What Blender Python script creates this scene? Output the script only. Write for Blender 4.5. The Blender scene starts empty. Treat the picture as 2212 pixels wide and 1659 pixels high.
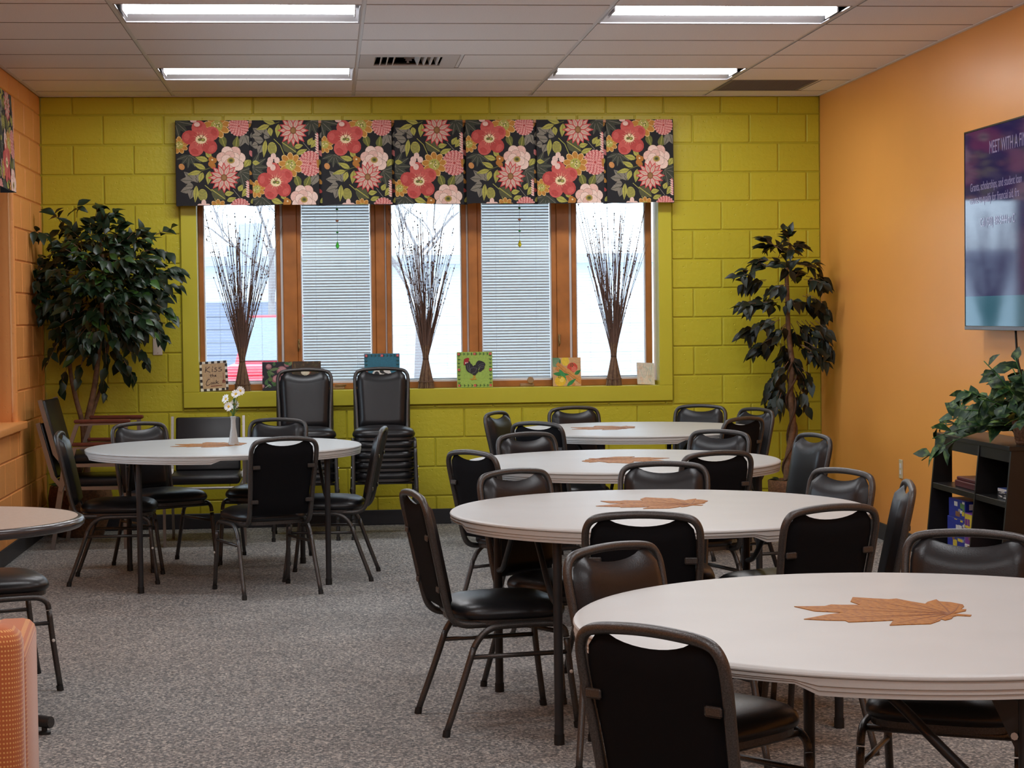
import bpy, bmesh, math, random
from mathutils import Vector, Matrix, Euler
R_ = random.Random(7)
SC = bpy.context.scene
COL = SC.collection

# ---------------------------------------------------------------- camera
cam_d = bpy.data.cameras.new('camera'); cam = bpy.data.objects.new('camera', cam_d); COL.objects.link(cam)
CAM = (1.9133, -13.5443, 1.4445); F_PX = 4220.955; YAW, PITCH, ROLL = .0943, .0353, .0118
_f = Vector((math.sin(YAW)*math.cos(PITCH), math.cos(YAW)*math.cos(PITCH), -math.sin(PITCH)))
_r = Vector((math.cos(YAW), -math.sin(YAW), 0)); _d = _f.cross(_r)
_r2 = math.cos(ROLL)*_r + math.sin(ROLL)*_d; _d2 = -math.sin(ROLL)*_r + math.cos(ROLL)*_d
cam.matrix_world = Matrix(((_r2.x, -_d2.x, -_f.x, CAM[0]), (_r2.y, -_d2.y, -_f.y, CAM[1]), (_r2.z, -_d2.z, -_f.z, CAM[2]), (0, 0, 0, 1)))
cam_d.sensor_fit = 'HORIZONTAL'; cam_d.sensor_width = 36; cam_d.lens = F_PX/2212*36; cam_d.clip_end = 200
SC.camera = cam

# ---------------------------------------------------------------- world, exposure
LAMP = 24.0         # emission of the ceiling lamp lenses
SKY = 4.3           # overcast daylight
w = bpy.data.worlds.new('overcast_sky'); SC.world = w; w.use_nodes = True
bg = w.node_tree.nodes['Background']; bg.inputs['Color'].default_value = (.70, .85, 1.0, 1); bg.inputs['Strength'].default_value = SKY
cy = SC.cycles; cy.max_bounces = 6; cy.diffuse_bounces = 5; cy.glossy_bounces = 2; cy.transmission_bounces = 4; cy.transparent_max_bounces = 12; cy.caustics_reflective = False; cy.caustics_refractive = False; cy.use_adaptive_sampling = True; cy.adaptive_threshold = .05
vs = SC.view_settings
vs.view_transform = 'Standard'; vs.look = 'None'; vs.gamma = 1; vs.use_curve_mapping = False; vs.exposure = 0.0

# ---------------------------------------------------------------- room sizes
W, H, YB = 5.392, 2.961, -15.6
G0, GX, T0, TY = .900, 1.2192, .306, .6096     # ceiling grid

# ---------------------------------------------------------------- materials
MATS = {}
def new_mat(name):
    m = bpy.data.materials.new(name); m.use_nodes = True; MATS[name] = m
    return m, m.node_tree.nodes, m.node_tree.links, m.node_tree.nodes['Principled BSDF']
def mat(name, col, rough=.5, metal=0, vary=0, vscale=8, bump=0, bscale=80, spec=.5, coat=0, emit=None, estr=0, trans=0, objrand=0, sheen=0):
    m, n, l, b = new_mat(name)
    b.inputs['Base Color'].default_value = (*col, 1); b.inputs['Roughness'].default_value = rough; b.inputs['Metallic'].default_value = metal
    b.inputs['Specular IOR Level'].default_value = spec; b.inputs['Coat Weight'].default_value = coat; b.inputs['Transmission Weight'].default_value = trans
    b.inputs['Sheen Weight'].default_value = sheen
    if emit: b.inputs['Emission Color'].default_value = (*emit, 1); b.inputs['Emission Strength'].default_value = estr
    tc = n.new('ShaderNodeTexCoord')
    src = None
    if vary:
        t = n.new('ShaderNodeTexNoise'); t.inputs['Scale'].default_value = vscale; t.inputs['Detail'].default_value = 2
        l.new(tc.outputs['Object'], t.inputs['Vector'])
        r = n.new('ShaderNodeMapRange'); r.inputs['From Min'].default_value = .3; r.inputs['From Max'].default_value = .7
        r.inputs['To Min'].default_value = 1-vary; r.inputs['To Max'].default_value = 1+vary; l.new(t.outputs['Fac'], r.inputs['Value'])
        src = r.outputs['Result']
    if objrand:
        oi = n.new('ShaderNodeObjectInfo'); r = n.new('ShaderNodeMapRange')
        r.inputs['To Min'].default_value = 1-objrand; r.inputs['To Max'].default_value = 1+objrand; l.new(oi.outputs['Random'], r.inputs['Value'])
        if src is None: src = r.outputs['Result']
        else:
            mm = n.new('ShaderNodeMath'); mm.operation = 'MULTIPLY'; l.new(src, mm.inputs[0]); l.new(r.outputs['Result'], mm.inputs[1]); src = mm.outputs[0]
    if src is not None:
        h = n.new('ShaderNodeHueSaturation'); h.inputs['Color'].default_value = (*col, 1); l.new(src, h.inputs['Value']); l.new(h.outputs['Color'], b.inputs['Base Color'])
    if bump:
        t = n.new('ShaderNodeTexNoise'); t.inputs['Scale'].default_value = bscale; t.inputs['Detail'].default_value = 2; l.new(tc.outputs['Object'], t.inputs['Vector'])
        bp = n.new('ShaderNodeBump'); bp.inputs['Strength'].default_value = bump; bp.inputs['Distance'].default_value = .01
        l.new(t.outputs['Fac'], bp.inputs['Height']); l.new(bp.outputs['Normal'], b.inputs['Normal'])
    return m
def block_mat(name, col, rough):
    # painted concrete block: orange-peel relief plus small pits
    m, n, l, b = new_mat(name); tc = n.new('ShaderNodeTexCoord')
    t = n.new('ShaderNodeTexNoise'); t.inputs['Scale'].default_value = 38; t.inputs['Detail'].default_value = 2; l.new(tc.outputs['Object'], t.inputs['Vector'])
    v = n.new('ShaderNodeTexVoronoi'); v.inputs['Scale'].default_value = 26; l.new(tc.outputs['Object'], v.inputs['Vector'])
    pr = n.new('ShaderNodeMapRange'); pr.inputs['From Min'].default_value = .06; pr.inputs['From Max'].default_value = .16; pr.inputs['To Min'].default_value = -1.2; pr.inputs['To Max'].default_value = 0
    l.new(v.outputs['Distance'], pr.inputs['Value'])
    a = n.new('ShaderNodeMath'); a.operation = 'ADD'; l.new(t.outputs['Fac'], a.inputs[0]); l.new(pr.outputs['Result'], a.inputs[1])
    bp = n.new('ShaderNodeBump'); bp.inputs['Strength'].default_value = .35; bp.inputs['Distance'].default_value = .006; l.new(a.outputs[0], bp.inputs['Height']); l.new(bp.outputs['Normal'], b.inputs['Normal'])
    oi = n.new('ShaderNodeObjectInfo'); r = n.new('ShaderNodeMapRange'); r.inputs['To Min'].default_value = .96; r.inputs['To Max'].default_value = 1.04; l.new(oi.outputs['Random'], r.inputs['Value'])
    h = n.new('ShaderNodeHueSaturation'); h.inputs['Color'].default_value = (*col, 1); l.new(r.outputs['Result'], h.inputs['Value']); l.new(h.outputs['Color'], b.inputs['Base Color'])
    b.inputs['Roughness'].default_value = rough
    return m
GREEN = (.56, .50, .026); ORANGE = (.86, .365, .085)
block_mat('green_block', GREEN, .42); block_mat('orange_block', (.84, .35, .10), .45)
mat('green_mortar', (.48, .43, .022), .5); mat('orange_mortar', (.70, .29, .09), .5)
mat('green_trim', (.56, .51, .035), .35, vary=.03, vscale=3)
mat('orange_paint', ORANGE, .33, vary=.02, vscale=2, bump=.05, bscale=220)
mat('base_rubber', (.022, .024, .03), .45)
mat('ceiling_tile', (.86, .83, .83), .9, vary=.05, vscale=160, bump=.25, bscale=260, objrand=.03)
mat('tile_edge_shade', (.30, .26, .23), .95); mat('grid_metal', (.74, .72, .72), .45)  # raw fibre tile edges, coloured dark to paint shade into the grooves
mat('lamp_housing', (.50, .49, .51), .5)
mat('lamp_lens', (.9, .9, .9), .5, emit=(.95, .97, 1.0), estr=LAMP)
mat('vent_metal', (.58, .54, .52), .5); mat('plenum_grey', (.16, .15, .145), .8); mat('vent_dark', (.03, .03, .03), .8); mat('return_grille', (.20, .175, .165), .7)
mat('chair_vinyl', (.010, .0098, .0115), .33, vary=.12, vscale=14, bump=.05, bscale=240, spec=.42)
mat('chair_rear', (.0055, .0058, .0075), .8, spec=.12)
mat('tube', (.082, .078, .076), .36, metal=.65, vary=.35, vscale=420, bump=.12, bscale=380)
mat('black_rubber', (.008, .008, .008), .6); mat('white_plastic', (.75, .74, .70), .4)
mat('table_plastic', (.485, .492, .480), .42, vary=.025, vscale=5, bump=.04, bscale=300)
mat('table_leg', (.030, .031, .034), .42, metal=.3)
mat('bolt_steel', (.6, .6, .62), .25, metal=1)
mat('laminate', (.50, .435, .37), .38, vary=.06, vscale=90)
mat('edge_band', (.045, .042, .045), .22)
mat('chrome_bar', (.33, .31, .295), .33, metal=.85)
mat('arm_wood', (.13, .030, .016), .35, vary=.2, vscale=20)
mat('stile_wood', (.43, .155, .032), .38, vary=.18, vscale=9)
mat('jamb_white', (.80, .80, .80), .4)
mat('slat_white', (.84, .86, .87), .45)
mat('brass', (.42, .27, .11), .35, metal=.7); mat('crank_tan', (.36, .22, .11), .4)
mat('fabric_black', (.012, .012, .015), .85)
mat('switch_plate', (.70, .62, .52), .4); mat('outlet_plate', (.62, .54, .34), .4)
mat('paper_edge', (.7, .6, .45), .8)
mat('trunk_bark', (.19, .105, .058), .8, vary=.3, vscale=30, bump=.4, bscale=60)
mat('vine_bark', (.11, .06, .035), .8, vary=.3, vscale=40)
mat('ficus_leaf', (.010, .030, .011), .42, objrand=.55, vary=.15, vscale=20)
mat('ficus_leaf_bright', (.030, .085, .012), .42, objrand=.35)
mat('dusky_leaf', (.009, .017, .010), .45, objrand=.5)
mat('basket', (.16, .072, .030), .75, vary=.35, vscale=60, bump=.5, bscale=90)
mat('moss', (.05, .035, .015), .95, vary=.4, vscale=60, bump=.6, bscale=80)
mat('straw', (.115, .060, .036), .75, vary=.25, vscale=50, objrand=.2); mat('straw_pale', (.20, .12, .07), .75, vary=.25, vscale=50)
mat('twig', (.15, .085, .062), .8)
mat('shelf_black', (.010, .009, .009), .38, vary=.1, vscale=30)
mat('tv_black', (.008, .008, .010), .25); mat('tv_silver', (.20, .21, .23), .3, metal=.8)
mat('cable_black', (.006, .006, .006), .5)
mat('daisy_white', (.82, .81, .78), .6); mat('daisy_yellow', (.7, .42, .03), .6); mat('stem_green', (.03, .13, .02), .5)
mat('vase_glass', (.86, .84, .80), .12, trans=.55, bump=.3, bscale=140)
mat('bead_green', (.02, .30, .05), .15); mat('bead_pink', (.65, .32, .2), .3); mat('crystal_green', (.10, .75, .08), .08, trans=.6); mat('crystal_yellow', (.85, .70, .02), .08, trans=.6); mat('thread', (.12, .12, .12), .6)
mat('leaf_vein', (.21, .062, .008), .6); mat('maroon', (.10, .018, .022), .4); mat('red_tin', (.48, .012, .018), .25)
mat('asphalt', (.6, .6, .62), .9); mat('siding', (.74, .78, .84), .8); mat('roof_grey', (.45, .48, .56), .8); mat('car_red', (.62, .03, .06), .3, coat=.5); mat('car_glass', (.25, .3, .36), .1); mat('door_blue', (.25, .28, .36), .7); mat('car_dark', (.05, .05, .06), .6); mat('bark_grey', (.28, .25, .25), .9)
def carpet():
    m, n, l, b = new_mat('carpet'); tc = n.new('ShaderNodeTexCoord')
    mp = n.new('ShaderNodeMapping'); mp.inputs['Scale'].default_value = (1, .75, 1); l.new(tc.outputs['Object'], mp.inputs['Vector'])
    v = n.new('ShaderNodeTexVoronoi'); v.inputs['Scale'].default_value = 125; l.new(mp.outputs['Vector'], v.inputs['Vector'])
    t = n.new('ShaderNodeTexNoise'); t.inputs['Scale'].default_value = 95; t.inputs['Detail'].default_value = 2; l.new(mp.outputs['Vector'], t.inputs['Vector'])
    sp = n.new('ShaderNodeSeparateColor'); l.new(v.outputs['Color'], sp.inputs['Color'])
    ad = n.new('ShaderNodeMath'); ad.operation = 'MULTIPLY_ADD'; ad.inputs[1].default_value = .55; l.new(sp.outputs['Red'], ad.inputs[0])
    m2 = n.new('ShaderNodeMath'); m2.operation = 'MULTIPLY'; m2.inputs[1].default_value = .75; l.new(t.outputs['Fac'], m2.inputs[0]); l.new(m2.outputs[0], ad.inputs[2])
    cr = n.new('ShaderNodeValToRGB'); e = cr.color_ramp.elements
    e[0].position = .24; e[0].color = (.018, .024, .028, 1); e[1].position = .92; e[1].color = (.46, .44, .40, 1)
    x = e.new(.42); x.color = (.068, .080, .086, 1); x = e.new(.60); x.color = (.158, .162, .158, 1); x = e.new(.78); x.color = (.250, .245, .235, 1)
    l.new(ad.outputs[0], cr.inputs['Fac'])
    big = n.new('ShaderNodeTexNoise'); big.inputs['Scale'].default_value = 2.2; big.inputs['Detail'].default_value = 2; l.new(tc.outputs['Object'], big.inputs['Vector'])
    mr = n.new('ShaderNodeMapRange'); mr.inputs['From Min'].default_value = .3; mr.inputs['From Max'].default_value = .7; mr.inputs['To Min'].default_value = .9; mr.inputs['To Max'].default_value = 1.1; l.new(big.outputs['Fac'], mr.inputs['Value'])
    h = n.new('ShaderNodeHueSaturation'); l.new(cr.outputs['Color'], h.inputs['Color']); l.new(mr.outputs['Result'], h.inputs['Value']); l.new(h.outputs['Color'], b.inputs['Base Color'])
    bp = n.new('ShaderNodeBump'); bp.inputs['Strength'].default_value = .5; bp.inputs['Distance'].default_value = .006; l.new(ad.outputs[0], bp.inputs['Height']); l.new(bp.outputs['Normal'], b.inputs['Normal'])
    b.inputs['Roughness'].default_value = .95; b.inputs['Sheen Weight'].default_value = .15
carpet()
def glass_mat():
    m = bpy.data.materials.new('pane_glass'); m.use_nodes = True; MATS['pane_glass'] = m; n = m.node_tree.nodes; l = m.node_tree.links
    n.remove(n['Principled BSDF']); o = n['Material Output']
    f = n.new('ShaderNodeFresnel'); f.inputs['IOR'].default_value = 1.5; t = n.new('ShaderNodeBsdfTransparent'); t.inputs['Color'].default_value = (.95, .97, .97, 1)
    g = n.new('ShaderNodeBsdfGlossy'); g.inputs['Roughness'].default_value = .01; x = n.new('ShaderNodeMixShader')
    l.new(f.outputs[0], x.inputs[0]); l.new(t.outputs[0], x.inputs[1]); l.new(g.outputs[0], x.inputs[2]); l.new(x.outputs[0], o.inputs['Surface'])
glass_mat()
def print_mat(name, rough, bump=0):
    m, n, l, b = new_mat(name); a = n.new('ShaderNodeAttribute'); a.attribute_name = 'Col'
    t = n.new('ShaderNodeTexNoise'); t.inputs['Scale'].default_value = 70; tc = n.new('ShaderNodeTexCoord'); l.new(tc.outputs['Object'], t.inputs['Vector'])
    r = n.new('ShaderNodeMapRange'); r.inputs['To Min'].default_value = .72; r.inputs['To Max'].default_value = 1.28; l.new(t.outputs['Fac'], r.inputs['Value'])
    h = n.new('ShaderNodeHueSaturation'); l.new(a.outputs['Color'], h.inputs['Color']); l.new(r.outputs['Result'], h.inputs['Value']); l.new(h.outputs['Color'], b.inputs['Base Color']); b.inputs['Roughness'].default_value = rough
print_mat('fabric_print', .85); print_mat('paint_print', .55); print_mat('box_print', .35)
def leafpaper():
    m, n, l, b = new_mat('leaf_paper'); tc = n.new('ShaderNodeTexCoord')
    wv = n.new('ShaderNodeTexWave'); wv.inputs['Scale'].default_value = 14; wv.inputs['Distortion'].default_value = 9; wv.inputs['Detail'].default_value = 2; l.new(tc.outputs['Object'], wv.inputs['Vector'])
    nz = n.new('ShaderNodeTexNoise'); nz.inputs['Scale'].default_value = 120; l.new(tc.outputs['Object'], nz.inputs['Vector'])
    ad = n.new('ShaderNodeMath'); ad.operation = 'MULTIPLY_ADD'; ad.inputs[1].default_value = .16; l.new(wv.outputs['Fac'], ad.inputs[0]); 
    m2 = n.new('ShaderNodeMath'); m2.operation = 'MULTIPLY'; m2.inputs[1].default_value = .8; l.new(nz.outputs['Fac'], m2.inputs[0]); l.new(m2.outputs[0], ad.inputs[2])
    cr = n.new('ShaderNodeValToRGB'); e = cr.color_ramp.elements; e[0].position = .25; e[0].color = (.20, .055, .010, 1); e[1].position = .75; e[1].color = (.42, .175, .025, 1); x = e.new(.42); x.color = (.34, .125, .013, 1)
    l.new(ad.outputs[0], cr.inputs['Fac']); l.new(cr.outputs['Color'], b.inputs['Base Color']); b.inputs['Roughness'].default_value = .5; b.inputs['Specular IOR Level'].default_value = .2
    bp = n.new('ShaderNodeBump'); bp.inputs['Strength'].default_value = .5; bp.inputs['Distance'].default_value = .004; l.new(ad.outputs[0], bp.inputs['Height']); l.new(bp.outputs['Normal'], b.inputs['Normal'])
leafpaper()
def weave():
    m, n, l, b = new_mat('orange_weave'); tc = n.new('ShaderNodeTexCoord'); mp = n.new('ShaderNodeMapping'); mp.inputs['Scale'].default_value = (1, 1, 1); l.new(tc.outputs['Object'], mp.inputs['Vector'])
    s = n.new('ShaderNodeSeparateXYZ'); l.new(mp.outputs['Vector'], s.inputs[0])
    def tri(sock, k, thr):
        a = n.new('ShaderNodeMath'); a.operation = 'MULTIPLY'; a.inputs[1].default_value = k; l.new(sock, a.inputs[0])
        f = n.new('ShaderNodeMath'); f.operation = 'FRACT'; l.new(a.outputs[0], f.inputs[0])
        c = n.new('ShaderNodeMath'); c.operation = 'LESS_THAN'; c.inputs[1].default_value = thr; l.new(f.outputs[0], c.inputs[0]); return c.outputs[0]
    xy = n.new('ShaderNodeMath'); xy.operation = 'ADD'; l.new(s.outputs['X'], xy.inputs[0]); l.new(s.outputs['Y'], xy.inputs[1])
    dx = tri(xy.outputs[0], 105, .5); dz = tri(s.outputs['Z'], 88, .38)
    mu = n.new('ShaderNodeMath'); mu.operation = 'MULTIPLY'; l.new(dx, mu.inputs[0]); l.new(dz, mu.inputs[1])
    mx = n.new('ShaderNodeMix'); mx.data_type = 'RGBA'; mx.inputs['A'].default_value = (.46, .125, .034, 1); mx.inputs['B'].default_value = (.74, .40, .13, 1)
    l.new(mu.outputs[0], mx.inputs['Factor']); l.new(mx.outputs['Result'], b.inputs['Base Color']); b.inputs['Roughness'].default_value = .85; b.inputs['Sheen Weight'].default_value = .3
    bp = n.new('ShaderNodeBump'); bp.inputs['Strength'].default_value = .6; bp.inputs['Distance'].default_value = .002; l.new(mu.outputs[0], bp.inputs['Height']); l.new(bp.outputs['Normal'], b.inputs['Normal'])
weave()
def pothos_mat():
    m, n, l, b = new_mat('pothos_leaf'); tc = n.new('ShaderNodeTexCoord'); oi = n.new('ShaderNodeObjectInfo')
    ad = n.new('ShaderNodeVectorMath'); ad.operation = 'ADD'; l.new(tc.outputs['Object'], ad.inputs[0]); cx = n.new('ShaderNodeCombineXYZ'); l.new(oi.outputs['Random'], cx.inputs[0]); l.new(oi.outputs['Random'], cx.inputs[1]); l.new(cx.outputs[0], ad.inputs[1])
    t = n.new('ShaderNodeTexNoise'); t.inputs['Scale'].default_value = 26; l.new(ad.outputs[0], t.inputs['Vector'])
    cr = n.new('ShaderNodeValToRGB'); e = cr.color_ramp.elements; e[0].position = .50; e[0].color = (.008, .040, .012, 1); e[1].position = .74; e[1].color = (.16, .27, .07, 1); l.new(t.outputs['Fac'], cr.inputs['Fac'])
    mr = n.new('ShaderNodeMapRange'); mr.inputs['To Min'].default_value = .55; mr.inputs['To Max'].default_value = 1.35; l.new(oi.outputs['Random'], mr.inputs['Value'])
    h = n.new('ShaderNodeHueSaturation'); l.new(cr.outputs['Color'], h.inputs['Color']); l.new(mr.outputs['Result'], h.inputs['Value']); l.new(h.outputs['Color'], b.inputs['Base Color']); b.inputs['Roughness'].default_value = .5; b.inputs['Specular IOR Level'].default_value = .3
pothos_mat()
def screen_mat():
    m, n, l, b = new_mat('tv_screen'); tc = n.new('ShaderNodeTexCoord'); s = n.new('ShaderNodeSeparateXYZ'); l.new(tc.outputs['Object'], s.inputs[0])
    c = n.new('ShaderNodeMath'); c.operation = 'LESS_THAN'; c.inputs[1].default_value = .175; l.new(s.outputs['Z'], c.inputs[0])
    mx = n.new('ShaderNodeMix'); mx.data_type = 'RGBA'; mx.inputs['A'].default_value = (.010, .006, .055, 1); mx.inputs['B'].default_value = (.02, .10, .14, 1); l.new(c.outputs[0], mx.inputs['Factor'])
    b.inputs['Base Color'].default_value = (.004, .004, .006, 1); b.inputs['Roughness'].default_value = .06; l.new(mx.outputs['Result'], b.inputs['Emission Color']); b.inputs['Emission Strength'].default_value = .9
screen_mat()
mat('tv_text', (.02, .02, .02), .08, emit=(.55, .45, .75), estr=.30)

# ---------------------------------------------------------------- mesh helpers
class MB:
    def __init__(s): s.v = []; s.f = []
    def add(s, vs, fs):
        o = len(s.v); s.v += [tuple(p) for p in vs]; s.f += [tuple(i+o for i in f) for f in fs]; return s
    def box(s, x0, x1, y0, y1, z0, z1, b=0):
        if not b:
            return s.add([(x0,y0,z0),(x1,y0,z0),(x1,y1,z0),(x0,y1,z0),(x0,y0,z1),(x1,y0,z1),(x1,y1,z1),(x0,y1,z1)], [(0,3,2,1),(4,5,6,7),(0,1,5,4),(1,2,6,5),(2,3,7,6),(3,0,4,7)])
        bm = bmesh.new(); r = bmesh.ops.create_cube(bm, size=1)
        for p in bm.verts: p.co = Vector(((x0+x1)/2+p.co.x*(x1-x0), (y0+y1)/2+p.co.y*(y1-y0), (z0+z1)/2+p.co.z*(z1-z0)))
        bmesh.ops.bevel(bm, geom=bm.edges[:], offset=b, segments=1 if b < .008 else 3, profile=.5, affect='EDGES')
        bm.verts.index_update(); s.add([p.co[:] for p in bm.verts], [[q.index for q in f.verts] for f in bm.faces]); bm.free(); return s
    def tube(s, pts, r, n=8, closed=False, cap=True, flat=1.0, up=None):
        pts = [Vector(p) for p in pts]; m = len(pts); rs = r if isinstance(r, (list, tuple)) else [r]*m
        vs = []; prev = None
        for i in range(m):
            if closed: t = (pts[(i+1) % m]-pts[i-1])
            else: t = pts[min(i+1, m-1)]-pts[max(i-1, 0)]
            t.normalize()
            if prev is None:
                a = Vector(up) if up else (Vector((0, 0, 1)) if abs(t.z) < .9 else Vector((0, 1, 0)))
                u = (a - t*a.dot(t)).normalized()
            else: u = (prev - t*prev.dot(t)).normalized()
            prev = u; q = t.cross(u)
            for k in range(n):
                an = 2*math.pi*(k+.5)/n; vs.append(pts[i]+(u*math.cos(an)*flat+q*math.sin(an))*rs[i])
        fs = []
        for i in range(m if closed else m-1):
            for k in range(n):
                a = i*n+k; b = i*n+(k+1) % n; j = (i+1) % m; fs.append((a, b, j*n+(k+1) % n, j*n+k))
        if cap and not closed: fs.append(tuple(range(n))[::-1]); fs.append(tuple((m-1)*n+k for k in range(n)))
        return s.add(vs, fs)
    def lathe(s, prof, n=24, c=(0, 0), cap0=True, cap1=True):
        vs = []; fs = []
        for r, z in prof:
            for k in range(n): a = 2*math.pi*k/n; vs.append((c[0]+r*math.cos(a), c[1]+r*math.sin(a), z))
        for i in range(len(prof)-1):
            for k in range(n): fs.append((i*n+k, i*n+(k+1) % n, (i+1)*n+(k+1) % n, (i+1)*n+k))
        if cap0: fs.append(tuple(range(n))[::-1])
        if cap1: fs.append(tuple((len(prof)-1)*n+k for k in range(n)))
        return s.add(vs, fs)
    def prism(s, poly, z0, z1):     # polygon in xy, ccw
        n = len(poly); vs = [(x, y, z0) for x, y in poly]+[(x, y, z1) for x, y in poly]
        return s.add(vs, [tuple(range(n))[::-1], tuple(range(n, 2*n))]+[(i, (i+1) % n, n+(i+1) % n, n+i) for i in range(n)])
    def xf(s, M):
        s.v = [tuple(M @ Vector(p)) for p in s.v]; return s
    def mesh(s, name, m, smooth=False, auto=None):
        me = bpy.data.meshes.new(name); me.from_pydata(s.v, [], s.f); me.materials.append(MATS[m])
        if smooth:
            for p in me.polygons: p.use_smooth = True
            if auto is not None:
                me.set_sharp_from_angle(angle=math.radians(auto))
        me.update(); return me
def link(name, me, parent=None, loc=None, rot=None, kind=None):
    o = bpy.data.objects.new(name, me); COL.objects.link(o)
    if parent: o.parent = parent
    if loc is not None: o.location = loc
    if rot is not None: o.rotation_euler = rot
    if kind: o['kind'] = kind
    return o
def tag(o, label, cat, group=None, kind=None):
    o['label'] = label; o['category'] = cat
    if group: o['group'] = group
    if kind: o['kind'] = kind
    return o
def empty(name, loc=(0, 0, 0), rz=0, label=None, cat=None, group=None):
    o = bpy.data.objects.new(name, None); COL.objects.link(o); o.location = loc; o.rotation_euler = (0, 0, rz); o.empty_display_size = .1
    if label: tag(o, label, cat, group)
    return o
def spawn(parts, name, loc, rz, label, cat, group=None):
    # parts: list of (part_name, mesh, [(sub_name, mesh)...]); every copy shares mesh data
    r = empty(name, loc, rz, label, cat, group)
    for pn, me, subs in parts:
        p = link(pn, me, r)
        for sn, sm in subs: link(sn, sm, p)
    return r
def crom(pts, k=4):
    P = [Vector(p) for p in pts]; out = []
    for i in range(len(P)-1):
        a = P[max(i-1, 0)]; b = P[i]; c = P[i+1]; d = P[min(i+2, len(P)-1)]
        for j in range(k):
            t = j/k; out.append(.5*((2*b)+(c-a)*t+(2*a-5*b+4*c-d)*t*t+(3*b-a-3*c+d)*t*t*t))
    out.append(P[-1]); return out
def lerp(tab, x):
    if x <= tab[0][0]: return tab[0][1]
    for (a, b), (c, d) in zip(tab, tab[1:]):
        if x <= c: return b+(d-b)*(x-a)/(c-a)
    return tab[-1][1]

class Print:
    """flat print or brushwork: convex colour patches clipped to the sheet, each a hair above the last"""
    def __init__(s, w, h): s.w = w; s.h = h; s.p = []
    def poly(s, pts, col):
        for ax, lim, sg in ((0, 0, 1), (0, s.w, -1), (1, 0, 1), (1, s.h, -1)):
            out = []
            for i in range(len(pts)):
                a = pts[i-1]; b = pts[i]; da = (a[ax]-lim)*sg; db = (b[ax]-lim)*sg
                if (da >= 0) != (db >= 0):
                    t = da/(da-db); out.append((a[0]+(b[0]-a[0])*t, a[1]+(b[1]-a[1])*t))
                if db >= 0: out.append(b)
            pts = out
            if len(pts) < 3: return
        s.p.append((pts, col))
    def ell(s, cx, cy, rx, ry, col, rot=0, n=14):
        c, q = math.cos(rot), math.sin(rot)
        s.poly([(cx+rx*math.cos(t)*c-ry*math.sin(t)*q, cy+rx*math.cos(t)*q+ry*math.sin(t)*c) for t in [2*math.pi*k/n for k in range(n)]], col)
    def leaf(s, x0, y0, x1, y1, wd, col, vein=None):
        dx, dy = x1-x0, y1-y0; L = math.hypot(dx, dy); ux, uy = dx/L, dy/L; nx, ny = -uy, ux
        prof = [(0, 0), (.15, .6), (.35, .98), (.55, .9), (.8, .45), (1, 0)]
        a = [(x0+dx*t+nx*wd*k, y0+dy*t+ny*wd*k) for t, k in prof]; b = [(x0+dx*t-nx*wd*k, y0+dy*t-ny*wd*k) for t, k in prof[1:-1]][::-1]
        s.poly((a+b)[::-1], col)
        if vein: s.stroke([(x0, y0), (x0+dx*.9, y0+dy*.9)], wd*.14, vein)
    def stroke(s, pts, wd, col):
        for (a, b) in zip(pts, pts[1:]):
            dx, dy = b[0]-a[0], b[1]-a[1]; L = math.hypot(dx, dy) or 1e-6; nx, ny = -dy/L*wd/2, dx/L*wd/2; ex, ey = dx/L*wd*.3, dy/L*wd*.3
            s.poly([(a[0]-nx-ex, a[1]-ny-ey), (b[0]-nx+ex, b[1]-ny+ey), (b[0]+nx+ex, b[1]+ny+ey), (a[0]+nx-ex, a[1]+ny-ey)], col)
    def rect(s, x0, y0, x1, y1, col): s.poly([(x0, y0), (x1, y0), (x1, y1), (x0, y1)], col)
    def flower(s, cx, cy, r, n, col, edge=None, wd=.34, start=0, inner=.12, bulge=.62):
        for k in range(n):
            a = start+2*math.pi*k/n
            for cc, sc in (((edge, 1.0), (col, .84)) if edge else ((col, 1.0),)):
                s.ell(cx+math.cos(a)*r*bulge, cy+math.sin(a)*r*bulge, r*(1-bulge)*sc, r*wd*sc, cc, a, 12)
    def mesh(s, name, m, eps=.00012, xz=True):
        vs = []; fs = []; cols = []
        for i, (pts, c) in enumerate(s.p):
            o = len(vs); y = -eps*(i+1)
            vs += [((x, y, z) if xz else (x, z, -y)) for x, z in pts]; fs.append(tuple(range(o, o+len(pts)))); cols.append(c)
        me = bpy.data.meshes.new(name); me.from_pydata(vs, [], fs); a = me.color_attributes.new('Col', 'FLOAT_COLOR', 'CORNER')
        for p in me.polygons:
            for li in p.loop_indices: a.data[li].color = (*cols[p.index], 1)
        me.materials.append(MATS[m]); me.update(); return me

# ================================================================ STRUCTURE
link('floor', MB().box(-.25, W+.2, YB, .2, -.05, 0).mesh('floor', 'carpet'), kind='structure')

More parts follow.
